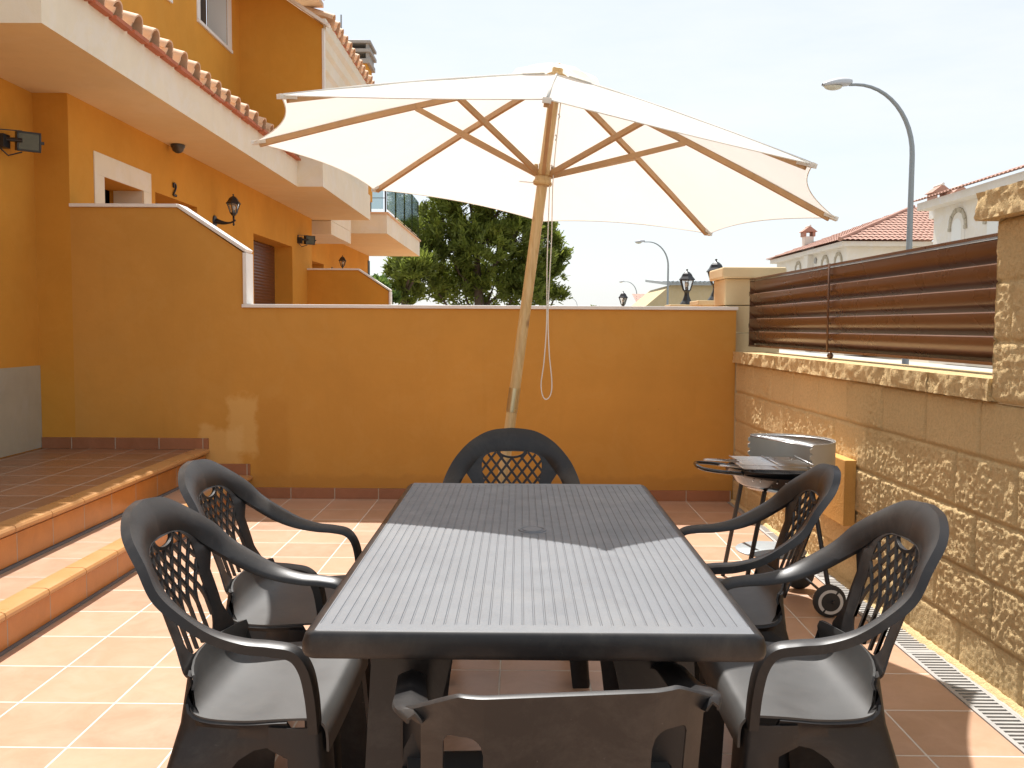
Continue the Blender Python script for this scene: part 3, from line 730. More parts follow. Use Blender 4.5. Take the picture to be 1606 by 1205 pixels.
def seat_profile(wf, z0, front, back):
    ys_ = [(front+.006, z0-.060, wf), (front+.004, z0-.022, wf), (front-.006, z0-.004, wf), (front-.025, z0+.003, wf), (front-.09, z0+.0, wf-.002), (front-.16, z0-.006, .232), (back+.085, z0-.007, .222), (back+.045, z0+.001, .214), (back+.018, z0+.020, .203), (back+.004, z0+.045, .192), (back-.006, z0+.075, .182)]
    return crm([tuple(p) for p in ys_], 4)
def seat_point(u, p, z0):
    y, z, w_ = p; k_ = min(1, max(0, (z-z0)/.06)) if y < 0 else 0
    return (u*w_, y+.040*u*u*k_, z+.006*(u*u-.4)*(1-k_))
def seat_edge(back, n):
    """outer edge of the seat from beside the front leg round to its top at the back, resampled"""
    E_ = [Vector(seat_point(1, p, .43)) for p in seat_profile(.238, .43, .19, back) if p[0] < .135]
    d = [0]
    for a, b in zip(E_[:-1], E_[1:]): d.append(d[-1]+(b-a).length)
    out = []
    for i in range(n):
        t = d[-1]*i/(n-1); k = max(q for q in range(len(d)) if d[q] <= t+1e-9); k = min(k, len(d)-2)
        f = (t-d[k])/max(1e-9, d[k+1]-d[k]); q = E_[k].lerp(E_[k+1], f); out.append((q.x+.0025, q.y-.001, q.z-.001))
    return out
def build_legs(t, zt=.424, front=.178, rear=-.104, xf=.240, xr=.216):
    NS = 17; SE = seat_edge(-.128 if rear > -.12 else -.15, NS)
    for sgn in (-1, 1):
        for kind in ('f', 'r'):
            m = MB(); n_ = 20; rows = []
            if kind == 'r': rows.append([(sgn*x, y, z) for x, y, z in SE]+[(sgn*(SE[-1][0]-.006), SE[-1][1]-.006, SE[-1][2]), (sgn*(SE[-1][0]-.035), SE[-1][1]-.014, SE[-1][2])])
            for k in range(n_+1):
                q = k/n_; z = (zt-.012)*(1-q) if kind == 'r' else zt*(1-q)
                if kind == 'f':
                    x = xf+.030*q; yo = front+.035*q; yi = front-.048-.012*(1-q); ret = .075-.02*q; xi = xf+.030*q
                    if k <= 2: yi = .080
                else:
                    x = xr+.055*q-.012*max(0, 1-q*5); yo = rear-.105*q; yi = rear+.050+.075*(1-q)**1.6+.125*max(0, 1-q/.20)**1.7; ret = .065-.015*q
                    if k <= 1: yi = .128
                    xi = x+(xf-x)*min(1, max(0, (yi-rear)/.26))*(1-q)**.3
                row = []
                for a in range(NS):
                    f = a/(NS-1); row.append((sgn*(xi+(x-xi)*f**.8+.004*sin(pi*f)), yi+(yo-yi)*f, z))
                oy = .006 if kind == 'f' else -.006
                row += [(sgn*(x-.006), yo+oy, z), (sgn*(x-ret), yo+oy*1.6, z)]
                rows.append(row)
            w_ = NS+2
            for r in rows: m.v += r
            for k in range(len(rows)-1):
                for c in range(w_-1): m.f.append((w_*k+c, w_*k+c+1, w_*k+w_+1+c, w_*k+w_+c))
            m.build('leg', M['plastic'], t, smooth=True, auto=50, solid=.006, offset=0)
def seat_part(t, wf=.238, wr=.212, z0=.43, front=.19, back=-.128):
    P = seat_profile(wf, z0, front, back); m = MB()
    us = [-1, -.985, -.9, -.75, -.5, -.25, 0, .25, .5, .75, .9, .985, 1]
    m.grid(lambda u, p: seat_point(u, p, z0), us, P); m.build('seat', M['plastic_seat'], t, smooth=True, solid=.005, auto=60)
def panelY(x, z): return -.136-(z-.50)*.35+.95*x*x
def make_arch_chair(label):
    t = thing('armchair', label, 'chair', group='arched plastic armchairs round the table')
    pY = panelY
    ST = [((0, pY(0, .758)+.003, .758), (0, pY(0, .838)-.006, .838), (0, .95, .30)),
          ((.070, pY(.07, .753)+.003, .753), (.085, pY(.085, .829)-.006, .828), (-.08, .94, .32)),
          ((.118, pY(.118, .734)+.003, .734), (.155, pY(.145, .795)-.004, .793), (-.18, .90, .40)),
          ((.148, pY(.148, .704)+.006, .704), (.206, pY(.17, .745)+.020, .744), (-.28, .78, .56)),
          ((.178, -.142, .668), (.238, -.136, .694), (-.26, .55, .79)),
          ((.200, -.088, .630), (.254, -.082, .654), (-.14, .32, .93)),
          ((.211, -.030, .606), (.261, -.026, .622), (-.04, .14, .99)),
          ((.214, .035, .594), (.262, .035, .603), (0, .04, 1)),
          ((.214, .090, .590), (.261, .090, .597), (0, .05, 1)),
          ((.213, .134, .580), (.258, .136, .586), (0, .35, .93)),
          ((.213, .160, .548), (.255, .164, .550), (0, .85, .5)),
          ((.215, .172, .49), (.254, .178, .49), (0, 1, .1)),
          ((.217, .176, .415), (.252, .184, .415), (0, 1, .02))]
    flat = rim_mesh(ST); cut = 7*4+3
    def sp(v, e): return abs(v)**e*(1 if v >= 0 else -1)
    ZC = .640
    def inn(a):
        c_, s_ = sp(cos(a), .5), sp(sin(a), .6)
        z = ZC+(.112*s_ if s_ > 0 else .138*s_); w_ = .104+.026*max(0, (z-ZC)/.11); return w_*c_, z
    def out(a):
        c_, s_ = sp(cos(a), .45 if sin(a) > 0 else .30), sp(sin(a), .55 if sin(a) > 0 else .75)
        z = ZC+(.126*s_ if s_ > 0 else .165*s_); w_ = .150; w_ += .026*max(0, (.545-z)/.07)**2 if z < 0 else 0
        if z < .56: w_ += .038*min(1, (.56-z)/.055)**1.5
        if z > .655: w_ += .030*min(1, (z-.655)/.030)**.6
        return w_*c_, z
    ring = MB(); K = 72
    for k in range(K):
        a = 2*pi*k/K; (xi, zi), (xo, zo) = inn(a), out(a); dz = -.004 if zo > .70 else 0
        ring.v += [(xi, pY(xi, zi), zi), ((xi+xo)/2, pY((xi+xo)/2, (zi+zo)/2)+.002+dz, (zi+zo)/2), (xo, pY(xo, zo)-.003+dz*1.5, zo)]
    for k in range(K):
        j = (k+1) % K
        for c in range(2): ring.f.append((3*k+c, 3*j+c, 3*j+c+1, 3*k+c+1))
    def inside(x, z):
        if not ZC-.142 < z < ZC+.116: return False
        s_ = (z-ZC)/(.112 if z > ZC else .138); s_ = max(-1, min(1, s_)); th = math.asin(min(1, abs(s_)**(1/.6)))
        w_ = (.104+.026*max(0, (z-ZC)/.11))*cos(th)**.5 if cos(th) > 0 else 0
        return abs(x) <= w_+.005
    def handle(x, z): return ((x/.050)**2+((z-.752)/.024)**2) < 1 or (abs(x) < .044 and z > .752)
    lat = MB()
    def strip(path, wd, dp, off):
        seg = []
        for (x, z) in path+[(99, 99)]:
            if x < 90 and inside(x, z) and not handle(x, z): seg.append((x, z))
            else:
                if len(seg) > 1:
                    n0 = len(lat.v); q = len(seg)
                    for i, (a, b) in enumerate(seg):
                        dx = seg[min(i+1, q-1)][0]-seg[max(i-1, 0)][0]; dz = seg[min(i+1, q-1)][1]-seg[max(i-1, 0)][1]
                        l = math.hypot(dx, dz) or 1; nx, nz2 = -dz/l*wd/2, dx/l*wd/2
                        for (sx_, fo) in ((1, 0), (1, -dp), (-1, -dp), (-1, 0)): lat.v.append((a+nx*sx_, pY(a, b)+off+fo, b+nz2*sx_))
                    for i in range(q-1):
                        for c in range(4): lat.f.append((n0+4*i+c, n0+4*i+(c+1) % 4, n0+4*i+4+(c+1) % 4, n0+4*i+4+c))
                    lat.f.append((n0, n0+1, n0+2, n0+3)); lat.f.append((n0+4*q-4, n0+4*q-3, n0+4*q-2, n0+4*q-1))
                seg = []
    for sg in (-1, 1):
        for i in range(-7, 9):
            path = []; xx = (i-.5)*.0395; z = .500
            while z < .76:
                path.append((sg*xx, z)); k_ = min(1, max(0, (z-.575)/.05)); xx += .004*(.80*k_ if abs(xx) < 9 else 0); z += .004
            strip(path, .0086, .007, 0 if sg > 0 else -.0006)
    hr = [(.050*cos(pi+pi*k/16), .752+.024*sin(pi+pi*k/16)) for k in range(17)]; n0 = len(lat.v); q = len(hr)
    for i, (a, b) in enumerate(hr):
        nx, nz2 = cos(pi+pi*i/16), sin(pi+pi*i/16)
        for (rr, fo) in ((.004, .0015), (.004, -.008), (-.004, -.008), (-.004, .0015)): lat.v.append((a+nx*rr, pY(a, b)+fo, b+nz2*rr))
    for i in range(q-1):
        for c in range(4): lat.f.append((n0+4*i+c, n0+4*i+(c+1) % 4, n0+4*i+4+(c+1) % 4, n0+4*i+4+c))
    full = MB()
    for sgn in (1, -1):
        p_ = rim_part(flat[:cut+1], sgn); full.add(p_.v, p_.f)
    full.add(ring.v, ring.f)
    b = full.build('backrest', M['plastic'], t, smooth=True, auto=60, solid=.0045)
    lat.build('lattice', M['plastic'], b)
    for sgn in (1, -1): rim_part(flat[cut:], sgn).build('armrest', M['plastic'], t, smooth=True, auto=60, solid=.0045)
    seat_part(t); build_legs(t)
    return t
def face(dx, dy): return math.atan2(-dx, dy)   # rotation so that local +y points to (dx,dy)
ch = make_arch_chair('near left armchair of the table, its back against the sunlit floor nearest the camera')
def put(o, x, y, rz): o.location = (x, y, 0); o.rotation_euler = (0, 0, rz)
put(ch, -.580, 2.02, face(1, .0))
copy_tree(ch, (-.680, 2.61, 0), face(1, -.03), 'far left armchair of the table, beside the two tiled steps')
copy_tree(ch, (.655, 2.05, 0), face(-1, .02), 'near right armchair of the table, nearest the drain and block wall')
copy_tree(ch, (.635, 2.64, 0), face(-1, .10), 'far right armchair of the table, in front of the barbecue')
copy_tree(ch, (-.028, 3.26, 0), face(.0, -1), 'armchair at the far head of the table in front of the parasol pole')

# low-backed chair in the foreground
def make_low_chair():
    t = thing('low_back_chair', 'low backed dark plastic chair in the foreground tucked under the near table edge', 'chair', (.052, 1.50, 0), face(-.12, 1))
    # back shell: closed outline of the rear face, thin rolled top edge running down into the arms
    def topz(ax):
        if ax < .162: return .698
        if ax < .228: return .698-.036*((ax-.162)/.066)**1.15
        return .662-.006*(ax-.228)/.012
    def Yb(x, z): return -.215-(z-.69)*.22+2.4*max(0, abs(x)-.12)**1.7
    b = MB(); zb = .46
    def shell(xa, xb, low, n_):
        b.grid(lambda x, q: (x, Yb(x, low(abs(x))+(topz(abs(x))-low(abs(x)))*q), low(abs(x))+(topz(abs(x))-low(abs(x)))*q), [xa+(xb-xa)*i/n_ for i in range(n_+1)], [j/14 for j in range(15)])
    hl = lambda ax: .634-.030*(1-sqrt(max(0, 1-(max(0, .152-ax)/.026)**2)))-.012*(1-sqrt(max(0, 1-(max(0, ax-.172)/.012)**2)))
    shell(-.126, .126, lambda a: zb, 24)
    for sg in (-1, 1):
        shell(sg*.126, sg*.184, hl, 16); shell(sg*.184, sg*.216, lambda a: zb, 4); shell(sg*.216, sg*.240, lambda a: .640+.0145*((a-.216)/.024)**2, 6)
    xs_ = [-.240+.480*i/60 for i in range(61)]; NX = 60
    n0 = len(b.v)
    for x in xs_:
        z = topz(abs(x)); y = Yb(x, z); b.v += [(x, y, z), (x, y+.006, z+.002), (x, y+.013, z+.001), (x, y+.017, z-.008)]
    for i in range(NX):
        for c in range(3): b.f.append((n0+4*i+c, n0+4*i+4+c, n0+4*i+5+c, n0+4*i+1+c))
    b.build('backrest', M['plastic'], t, smooth=True, auto=50, solid=.003)
    ST = [((.214, -.176, .655), (.236, -.172, .657), (0, .1, 1)),
          ((.205, -.140, .649), (.254, -.128, .657), (0, .1, 1)),
          ((.202, -.085, .640), (.258, -.080, .648), (0, .25, .97)),
          ((.204, -.01, .626), (.256, -.01, .632), (0, .1, 1)),
          ((.205, .08, .622), (.252, .08, .626), (0, .05, 1)),
          ((.204, .125, .585), (.248, .13, .585), (0, .85, .5)),
          ((.208, .155, .41), (.248, .165, .41), (0, 1, .02))]
    flat = rim_mesh(ST)
    for sg in (1, -1): rim_part(flat, sg, lipi=.006, lipo=.009).build('armrest', M['plastic'], t, smooth=True, auto=50, solid=.004)
    seat_part(t, front=.19, back=-.15, wr=.205); build_legs(t, rear=-.15)
make_low_chair()

# ------------------------------------------------------------------ parasol
um = thing('parasol', 'tilted cream canvas parasol on a pine pole shading the table', 'parasol', (-.144, 3.97, 0))
RR = 1.28
UC = Vector((.0955, 4.018, 1.866)); ua = Vector((.128, .024, 1)).normalized()
e1 = ua.cross(Vector((0, 1, 0))).normalized(); e2 = ua.cross(e1)
def UP(r, th, h): return UC+(cos(th)*e2-sin(th)*e1)*r+ua*h
PH = -.019; HA = .462; HZ = .035
def ribh(r): t_ = r/RR; return HA*(1-t_)*(1+.10*t_)     # height above tip plane
nr, na = 22, 14
def build_panel(k):
    m = MB()
    th0, th1 = PH+k*pi/4, PH+(k+1)*pi/4
    P0, P1 = UP(RR, th0, 0), UP(RR, th1, 0)
    def fn(a, q):
        r = RR*q
        A = UP(r, th0, ribh(r)); B = UP(r, th1, ribh(r)); p = A.lerp(B, a)
        w4 = 4*a*(1-a)
        # scalloped hem pulled toward the hub, cloth sags between ribs
        hub = UP(0, 0, HA)
        p = p+(hub-p).normalized()*(.055*w4**.9*q**6)*RR
        p = p-ua*(.020*w4*q*(1-.5*q))
        p = p+ua*(.004*noise.noise(Vector((p.x*3, p.y*3, p.z*3+k)))+.0035*q*q*sin(a*2*pi*5+k*2)*(1-w4)*noise.noise(Vector((a*9, q*2, k))))
        return p
    m.grid(fn, [i/na for i in range(na+1)], [.05+.95*j/nr for j in range(nr+1)])
    return m
cv = MB()
for k in range(8):
    q = build_panel(k); cv.add(q.v, q.f)
    # hem
can = cv.build('canopy', M['fabric'], um, world=True, smooth=True, auto=60)
m = MB()
for k in range(8):   # hems as thin welts and pocket ends
    th0, th1 = PH+k*pi/4, PH+(k+1)*pi/4; pts = []
    for i in range(15):
        a = i/14; p = UP(RR, th0, 0).lerp(UP(RR, th1, 0), a); w4 = 4*a*(1-a); hub = UP(0, 0, HA)
        p = p+(hub-p).normalized()*(.055*w4**.9)*RR-ua*(.020*w4*.5); pts.append(p)
    m.tube(pts, .002, 6)
o_ = m.build('hem', M['fabric'], can, smooth=True)
for v in o_.data.vertices: v.co -= Vector(um.location)
for k in range(8):
    m = MB()
    th = PH+k*pi/4; a, b = UP(RR*.955, th, ribh(RR*.955)-.012), UP(RR*1.004, th, -.004)
    m.bar(a, b, .026, .016, ua)
    o_ = m.build('rib_pocket', M['fabric'], can)
    for v in o_.data.vertices: v.co -= Vector(um.location)
# stitched seams over the ribs, as narrow welts
m = MB()
for k in range(8):
    th = PH+k*pi/4; m.tube([UP(RR*q, th, ribh(RR*q)+.002) for q in (.06, .25, .5, .75, .99)], .004, 6)
o_ = m.build('seam', M['fabric'], can, smooth=True)
for v in o_.data.vertices: v.co -= Vector(um.location)
# vent cap
m = MB()
def vc(a, q):
    th = PH+a*2*pi; seg_ = (a*8) % 1; w4 = 4*seg_*(1-seg_)
    r = .205*q*(1-.08*w4*q); return UP(r, th, HA+.040-.082*q**1.2+.012*q*sin(a*2*pi*11+2)*(.4+noise.noise(Vector((a*20, q*3, 0))))+.014*w4*q)
m.grid(vc, [i/96 for i in range(97)], [.02+.98*j/10 for j in range(11)]); m.build('vent_cap', M['fabric'], um, world=True, smooth=True)
m = MB(); p = UP(0, 0, HA+.038); m.tube([p-ua*.02, p, p+ua*.006], [.02, .018, .008], 10); m.build('finial', M['wood'], um, world=True, smooth=True)
# ribs and struts
fr = .46
for k in range(8):
    th = PH+k*pi/4
    pts = [UP(RR*q, th, ribh(RR*q)-.016) for q in (.03, .25, .46, .7, .975)]
    m = MB()
    for a, b in zip(pts[:-1], pts[1:]): m.bar(a, b+(b-a).normalized()*.003, .017, .024, ua)
    rib = m.build('rib', M['wood_rib'], um, world=True)
    J = UP(RR*fr, th, ribh(RR*fr)-.024); H_ = UP(.036, th, -.012+HZ)
    m = MB(); m.bar(H_, J, .016, .022, ua); st = m.build('strut', M['wood_rib'], rib)
    for v in st.data.vertices: v.co -= Vector(um.location)
def PA(h): return UC+ua*h   # on axis
m = MB(); m.tube([PA(-.70), PA(-.3), PA(.0), PA(.3), PA(HA+.02)], .0235, 20); m.tube([PA(-1.86), PA(-1.6), PA(-1.25), PA(-1.02), PA(-.70)], .0235, 20)
m.build('pole', M['wood'], um, world=True, smooth=True, auto=50)
m = MB()
def ring_(h0, prof): 
    pts = [PA(h0+dz) for r, dz in prof]; return m.tube(pts, [r for r, dz in prof], 24)
ring_(-.055+HZ, [(.026, -.006), (.040, -.002), (.043, .006), (.040, .014), (.036, .018), (.036, .034), (.045, .038), (.047, .050), (.044, .058), (.030, .06)])
for k in range(8):
    th = PH+k*pi/4+pi/8; a = UP(.040, th, -.004+HZ); b = UP(.040, th, .026+HZ); m.bar(a, b, .016, .013, (UP(1, th, 0)-UC))
m.build('runner_hub', M['wood'], um, world=True)
m = MB(); m.tube([PA(HA-.05), PA(HA-.045), PA(HA-.01), PA(HA)], [.03, .046, .046, .03], 20); m.build('top_hub', M['wood'], um, world=True)
m = MB(); m.tube([PA(-1.02-.0), PA(-.915)], .0255, 24); m.build('pole_sleeve', simple('brass_sleeve', (.62, .52, .32), .3, .9, 9, .15), um, world=True, smooth=True, auto=40)
m = MB(); b_ = PA(-.055+HZ); m.tube([b_+Vector((-.10, -.01, .012)), b_+Vector((.03, -.01, .0))], .003, 6); m.build('lock_pin', M['steel'], um, world=True)
# cords and small pulleys along the pole
m = MB()
cx = b_+Vector((.035, -.035, -.01)); ce = Vector((.125, 3.93, .92))
def sag(a, b, dx, n=18): return [a.lerp(b, i/n)+Vector((dx*sin(pi*i/n), 0, 0)) for i in range(n+1)]
yB = cx.y
loop = [cx+Vector((-.004, 0, 0)), Vector((cx.x-.012, yB, 1.50)), Vector((cx.x-.012, yB, 1.25)), Vector((cx.x-.022, yB, 1.08)), Vector((cx.x-.034, yB, .98)), Vector((cx.x-.026, yB, .925)), Vector((cx.x-.008, yB, .912)), Vector((cx.x+.010, yB, .94)), Vector((cx.x+.012, yB, 1.0)), Vector((cx.x+.0, yB, 1.12)), Vector((cx.x-.006, yB, 1.3)), Vector((cx.x+.006, yB, 1.6)), cx+Vector((.012, 0, .05)), PA(.33)+Vector((.032, -.02, 0))]
loop = crm([tuple(p) for p in loop], 8); m.tube(loop, .0024, 6)
m.build('pull_cord', M['cord'], um, world=True, smooth=True)
for h in (.34, .27, .18, .05): 
    m = MB(); p = PA(h)+Vector((.030, -.020, 0)); m.tube([p+Vector((0, 0, -.012)), p+Vector((.006, -.006, 0)), p+Vector((0, 0, .012))], .0035, 6)
    m.build('cord_hook', M['steel'], um, world=True)
m = MB(); m.lathe([(.0, 0), (.24, 0), (.25, .02), (.25, .05), (.235, .065), (.06, .085), (.04, .10), (.036, .34), (.028, .35), (.0, .35)], (-.144+.12*.128*0, 3.97, 0), 40); m.build('base', M['concrete'], um, world=True, smooth=True, auto=40)

# ------------------------------------------------------------------ barbecue
bq = thing('barbecue', 'round black charcoal barbecue with windscreen and wheels beside the block wall', 'barbecue', (1.20, 4.12, 0))
BC = (1.20, 4.12); RZ = .575; RB = .245
m = MB(); m.lathe([(.0001, -.085), (.10, -.082), (.17, -.068), (.215, -.04), (.235, -.008), (.245, 0), (.247, .006), (.240, .004), (.228, -.008), (.19, -.045), (.10, -.065), (.0001, -.068)], (*BC, RZ), 48); m.build('bowl', M['enamel'], bq, world=True, smooth=True, auto=40)
m = MB(); m.lathe([(.0001, 0), (.19, 0), (.205, .012), (.21, .035), (.206, .035), (.20, .014), (.19, .004), (.0001, .004)], (BC[0]-.05, BC[1]-.0, RZ-.01), 40); m.build('ash_tray', M['enamel'], bq, world=True, smooth=True, auto=40)
m = MB()   # handle loop on the left
hp = [(-.205, -.12, .010), (-.31, -.14, .022), (-.385, -.11, .030), (-.40, -.03, .034), (-.385, .05, .034), (-.31, .09, .026), (-.21, .10, .012)]
m.tube([(BC[0]+a, BC[1]+b, RZ+c) for a, b, c in crm(hp, 5)], .0085, 10); m.build('handle', M['enamel'], bq, world=True, smooth=True)
for a in (-2.4, -2.25, -1.95, -1.8): p = (BC[0]+cos(a)*.243, BC[1]+sin(a)*.243, RZ-.012); MB().lathe([(.0001, -.004), (.005, 0), (.0001, .004)], p, 8).build('rivet', M['steel'], bq, world=True)
# windscreen: tall half cylinder, notched ends
wa0, wa1 = R(-74), R(118)
m = MB(); nW = 40
m.grid(lambda a, z: (BC[0]+.222*cos(a), BC[1]+.222*sin(a), z), [wa0+(wa1-wa0)*i/nW for i in range(nW+1)], [RZ+.0, RZ+.04, RZ+.09, RZ+.13, RZ+.152])
for (ae, sgn) in ((wa0, -1), (wa1, 1)):   # saw-tooth notches
    for zz in (.03, .065, .10, .130):
        a1 = ae+sgn*.055; m.add([(BC[0]+.222*cos(ae), BC[1]+.222*sin(ae), RZ+zz-.016), (BC[0]+.222*cos(a1), BC[1]+.222*sin(a1), RZ+zz-.010), (BC[0]+.222*cos(a1), BC[1]+.222*sin(a1), RZ+zz+.004), (BC[0]+.222*cos(ae), BC[1]+.222*sin(ae), RZ+zz+.008)], [(0, 1, 2, 3)])
m.build('windscreen', M['winds'], bq, world=True, smooth=True, solid=.002)
# round wire grill resting on the windscreen
m = MB(); rg = .214; zt_ = RZ+.143; cn = (cos(R(22)), sin(R(22))); cl = -.09*rg
arc = [(BC[0]+rg*cos(wa0+(wa1-wa0)*k/30), BC[1]+rg*sin(wa0+(wa1-wa0)*k/30), zt_) for k in range(31)]
m.tube(arc, .003, 6); m.tube([arc[0], arc[-1]], .003, 6)
for i in range(-6, 7):
    x = i*.032; h = sqrt(max(0, rg*rg-x*x))
    pts = [(-cn[1]*x+cn[0]*(cl+(h-cl)*q), cn[0]*x+cn[1]*(cl+(h-cl)*q)) for q in (0, 1)]
    m.tube([(BC[0]+a, BC[1]+b, zt_) for a, b in pts], .0015, 5)
m.build('round_grill', M['steel'], bq, world=True, smooth=True)
# double hinged wire rack with two long handles, lying on the bowl
gr = thing('grill_rack', 'square wire cooking rack with two long handles lying over the barbecue bowl', 'grill rack', (1.05, 4.0, RZ+.05))
m = MB(); gz = RZ+.055
X0, X1, Y0g, Y1g = .955, 1.25, 3.86, 4.12
for lay in (0, .016):
    n_ = 13
    for i in range(n_+1):
        y_ = Y0g+(Y1g-Y0g)*i/n_; m.tube([(X0, y_, gz+lay), (X1, y_, gz+lay-.004)], .0022, 5)
    for x_ in (X0, (X0+X1)/2, X1): m.tube([(x_, Y0g-.004, gz+lay+.003), (x_, Y1g+.004, gz+lay+.003)], .003, 6)
m.build('wire_grid', M['steel'], gr, world=True, smooth=True)
m = MB(); 
for (ya, z0_, xe) in ((3.93, .020, .80), (3.90, .000, .86)):
    m.tube([(X0, ya, gz+z0_), (xe+.02, ya-.012, gz+z0_+.008), (xe, ya, gz+z0_+.008), (xe+.02, ya+.014, gz+z0_+.008), (X0, ya+.05, gz+z0_)], .003, 6)
m.build('handle', M['steel'], gr, world=True, smooth=True)
# legs, shelf, wheels
legs = [((1.06, 4.30, RZ-.06), (1.015, 4.47, .0)), ((1.08, 3.98, RZ-.065), (1.01, 4.05, .0)), ((1.30, 4.02, RZ-.06), (1.345, 3.88, .07)), ((1.30, 4.28, RZ-.06), (1.345, 4.22, .07))]
for a, b in legs: MB().tube([a, b], .0105, 12).build('leg', M['black'], bq, world=True, smooth=True, auto=50)
MB().lathe([(.0001, .0), (.155, 0), (.16, .006), (.155, .010), (.0001, .008)], (1.16, 4.15, .205), 36).build('shelf', M['galv'], bq, world=True, smooth=True, auto=40)
MB().tube([(1.335, 3.80, .07), (1.335, 4.28, .07)], .006, 8).build('axle', M['black'], bq, world=True)
for yw in (3.83, 4.25):
    m = MB(); R_ = .07
    pr = [(.030, -.018), (.056, -.018), (.066, -.014), (.070, -.006), (.070, .006), (.066, .014), (.056, .018), (.030, .018)]
    nW = 36
    for (r, yy_) in pr:
        for k in range(nW): m.v.append((1.325+r*cos(2*pi*k/nW), yw+yy_, .07+r*sin(2*pi*k/nW)))
    for i in range(len(pr)-1):
        for k in range(nW): m.f.append((i*nW+k, i*nW+(k+1) % nW, (i+1)*nW+(k+1) % nW, (i+1)*nW+k))
    m.f.append(tuple(range(nW))); m.f.append(tuple((len(pr)-1)*nW+k for k in range(nW)))
    wh = m.build('wheel', M['rubber'], bq, world=True, smooth=True, auto=40)
    m = MB()
    for (r0_, r1_) in ((.040, .053),):
        for k in range(nW):
            a, b = 2*pi*k/nW, 2*pi*(k+1)/nW
            if k % 18 in (5,): continue
            m.quad((1.325+r0_*cos(a), yw-.0195, .07+r0_*sin(a)), (1.325+r1_*cos(a), yw-.0195, .07+r1_*sin(a)), (1.325+r1_*cos(b), yw-.0195, .07+r1_*sin(b)), (1.325+r0_*cos(b), yw-.0195, .07+r0_*sin(b)))
    if yw < 4:
        o_ = m.build('rim_ring', simple('wheel_print', (.55, .55, .53), .5), wh)
        for v in o_.data.vertices: v.co -= Vector(bq.location)

# ------------------------------------------------------------------ lamps
def lantern_head(t, loc, s=1.0):
    """four/six sided tapered lantern; loc = bottom of the cage"""
    x, y, z = loc; n6 = 6
    def ringp(r, zz, off=0): return [(x+r*s*cos(2*pi*k/n6+pi/6), y+r*s*sin(2*pi*k/n6+pi/6), z+zz*s) for k in range(n6)]
    m = MB()
    lo, hi = ringp(.040, 0), ringp(.078, .115)
    for a, b in zip(lo, hi): m.bar(a, b, .008*s, .008*s)
    for rr in (lo, hi):
        for k in range(n6): m.bar(rr[k], rr[(k+1) % n6], .009*s, .009*s)
    # bottom cup
    P = [ringp(.0001, -.035), ringp(.022, -.03), ringp(.040, -.004)]
    for rr in P: m.v += rr
    b = len(m.v)-18
    for i in range(2):
        for k in range(n6): m.f.append((b+i*6+k, b+i*6+(k+1) % 6, b+(i+1)*6+(k+1) % 6, b+(i+1)*6+k))
    m.build('cage', M['black'], t, world=True)
    m = MB(); rs = [ringp(.094, .112), ringp(.090, .122), ringp(.066, .150), ringp(.052, .178), ringp(.030, .198), ringp(.010, .208), ringp(.006, .216), ringp(.011, .222), ringp(.011, .230), ringp(.0001, .234)]
    for rr in rs: m.v += rr
    for i in range(len(rs)-1):
        for k in range(n6): m.f.append((i*6+k, i*6+(k+1) % 6, i*6+6+(k+1) % 6, i*6+6+k))
    m.f.append(tuple(range(6))); m.build('roof', M['black'], t, world=True)
    m = MB(); lo, hi = ringp(.037, .003), ringp(.074, .111)
    for k in range(n6): m.quad(lo[k], lo[(k+1) % 6], hi[(k+1) % 6], hi[k])
    m.build('glass', M['glass_lamp'], t, world=True)
    m = MB(); m.lathe([(.014*s, 0), (.016*s, .035*s)], (x, y, z), 12); m.build('socket', M['black'], t, world=True)
    m = MB(); m.lathe([(.011*s, .035*s), (.021*s, .055*s), (.022*s, .075*s), (.014*s, .092*s), (.0001, .097*s)], (x, y, z), 12); m.build('bulb', M['bulb'], t, world=True, smooth=True)
def pillar_lantern(x, y, zb, label):
    t = thing('pillar_lantern', label, 'lantern', (x, y, zb), 0, 'black lanterns on the garden pillars')
    m = MB(); n6 = 6; pr = [(.080, 0), (.078, .010), (.050, .045), (.030, .095), (.026, .125), (.030, .132)]
    for r, zz in pr: m.v += [(x+r*cos(2*pi*k/n6+pi/6), y+r*sin(2*pi*k/n6+pi/6), zb+zz) for k in range(6)]
    for i in range(len(pr)-1):
        for k in range(6): m.f.append((i*6+k, i*6+(k+1) % 6, i*6+6+(k+1) % 6, i*6+6+k))
    m.f.append(tuple(range(6))); m.build('base', M['black'], t, world=True)
    lantern_head(t, (x, y, zb+.155), 1.0)
for (x, y, lb) in ((1.81, 8.5, 'largest black pillar lantern, just left of the sandy pillar cap'), (1.815, 10.0, 'middle black pillar lantern, between the tall one and the thin far lamp post'), (1.82, 16.2, 'smallest and farthest black pillar lantern showing above the orange wall')):
    pillar_lantern(x, y, 1.475, lb)
gp = {8.5: 'sandy garden pillar under the largest lantern', 10.0: 'sandy garden pillar under the middle lantern', 16.2: 'farthest sandy garden pillar under the smallest lantern'}
for y, lb in gp.items():
    t = thing('garden_pillar', lb, 'pillar', (1.82, y, 0), 0, 'garden pillars beyond the orange wall')
    MB().box(1.66, 1.98, y-.16, y+.16, 0, 1.43).build('shaft', M['rock_smooth'], t, world=True)
    MB().box(1.61, 2.03, y-.21, y+.21, 1.43, 1.474).build('cap', M['rock_smooth'], t, world=True, bevel=.006)
o = MB().box(1.72, 1.90, 6.95, 22, 0, 1.0).build('garden_wall', M['rock_smooth']); tag(o, 'low sandy garden wall running on behind the orange party wall', 'wall')
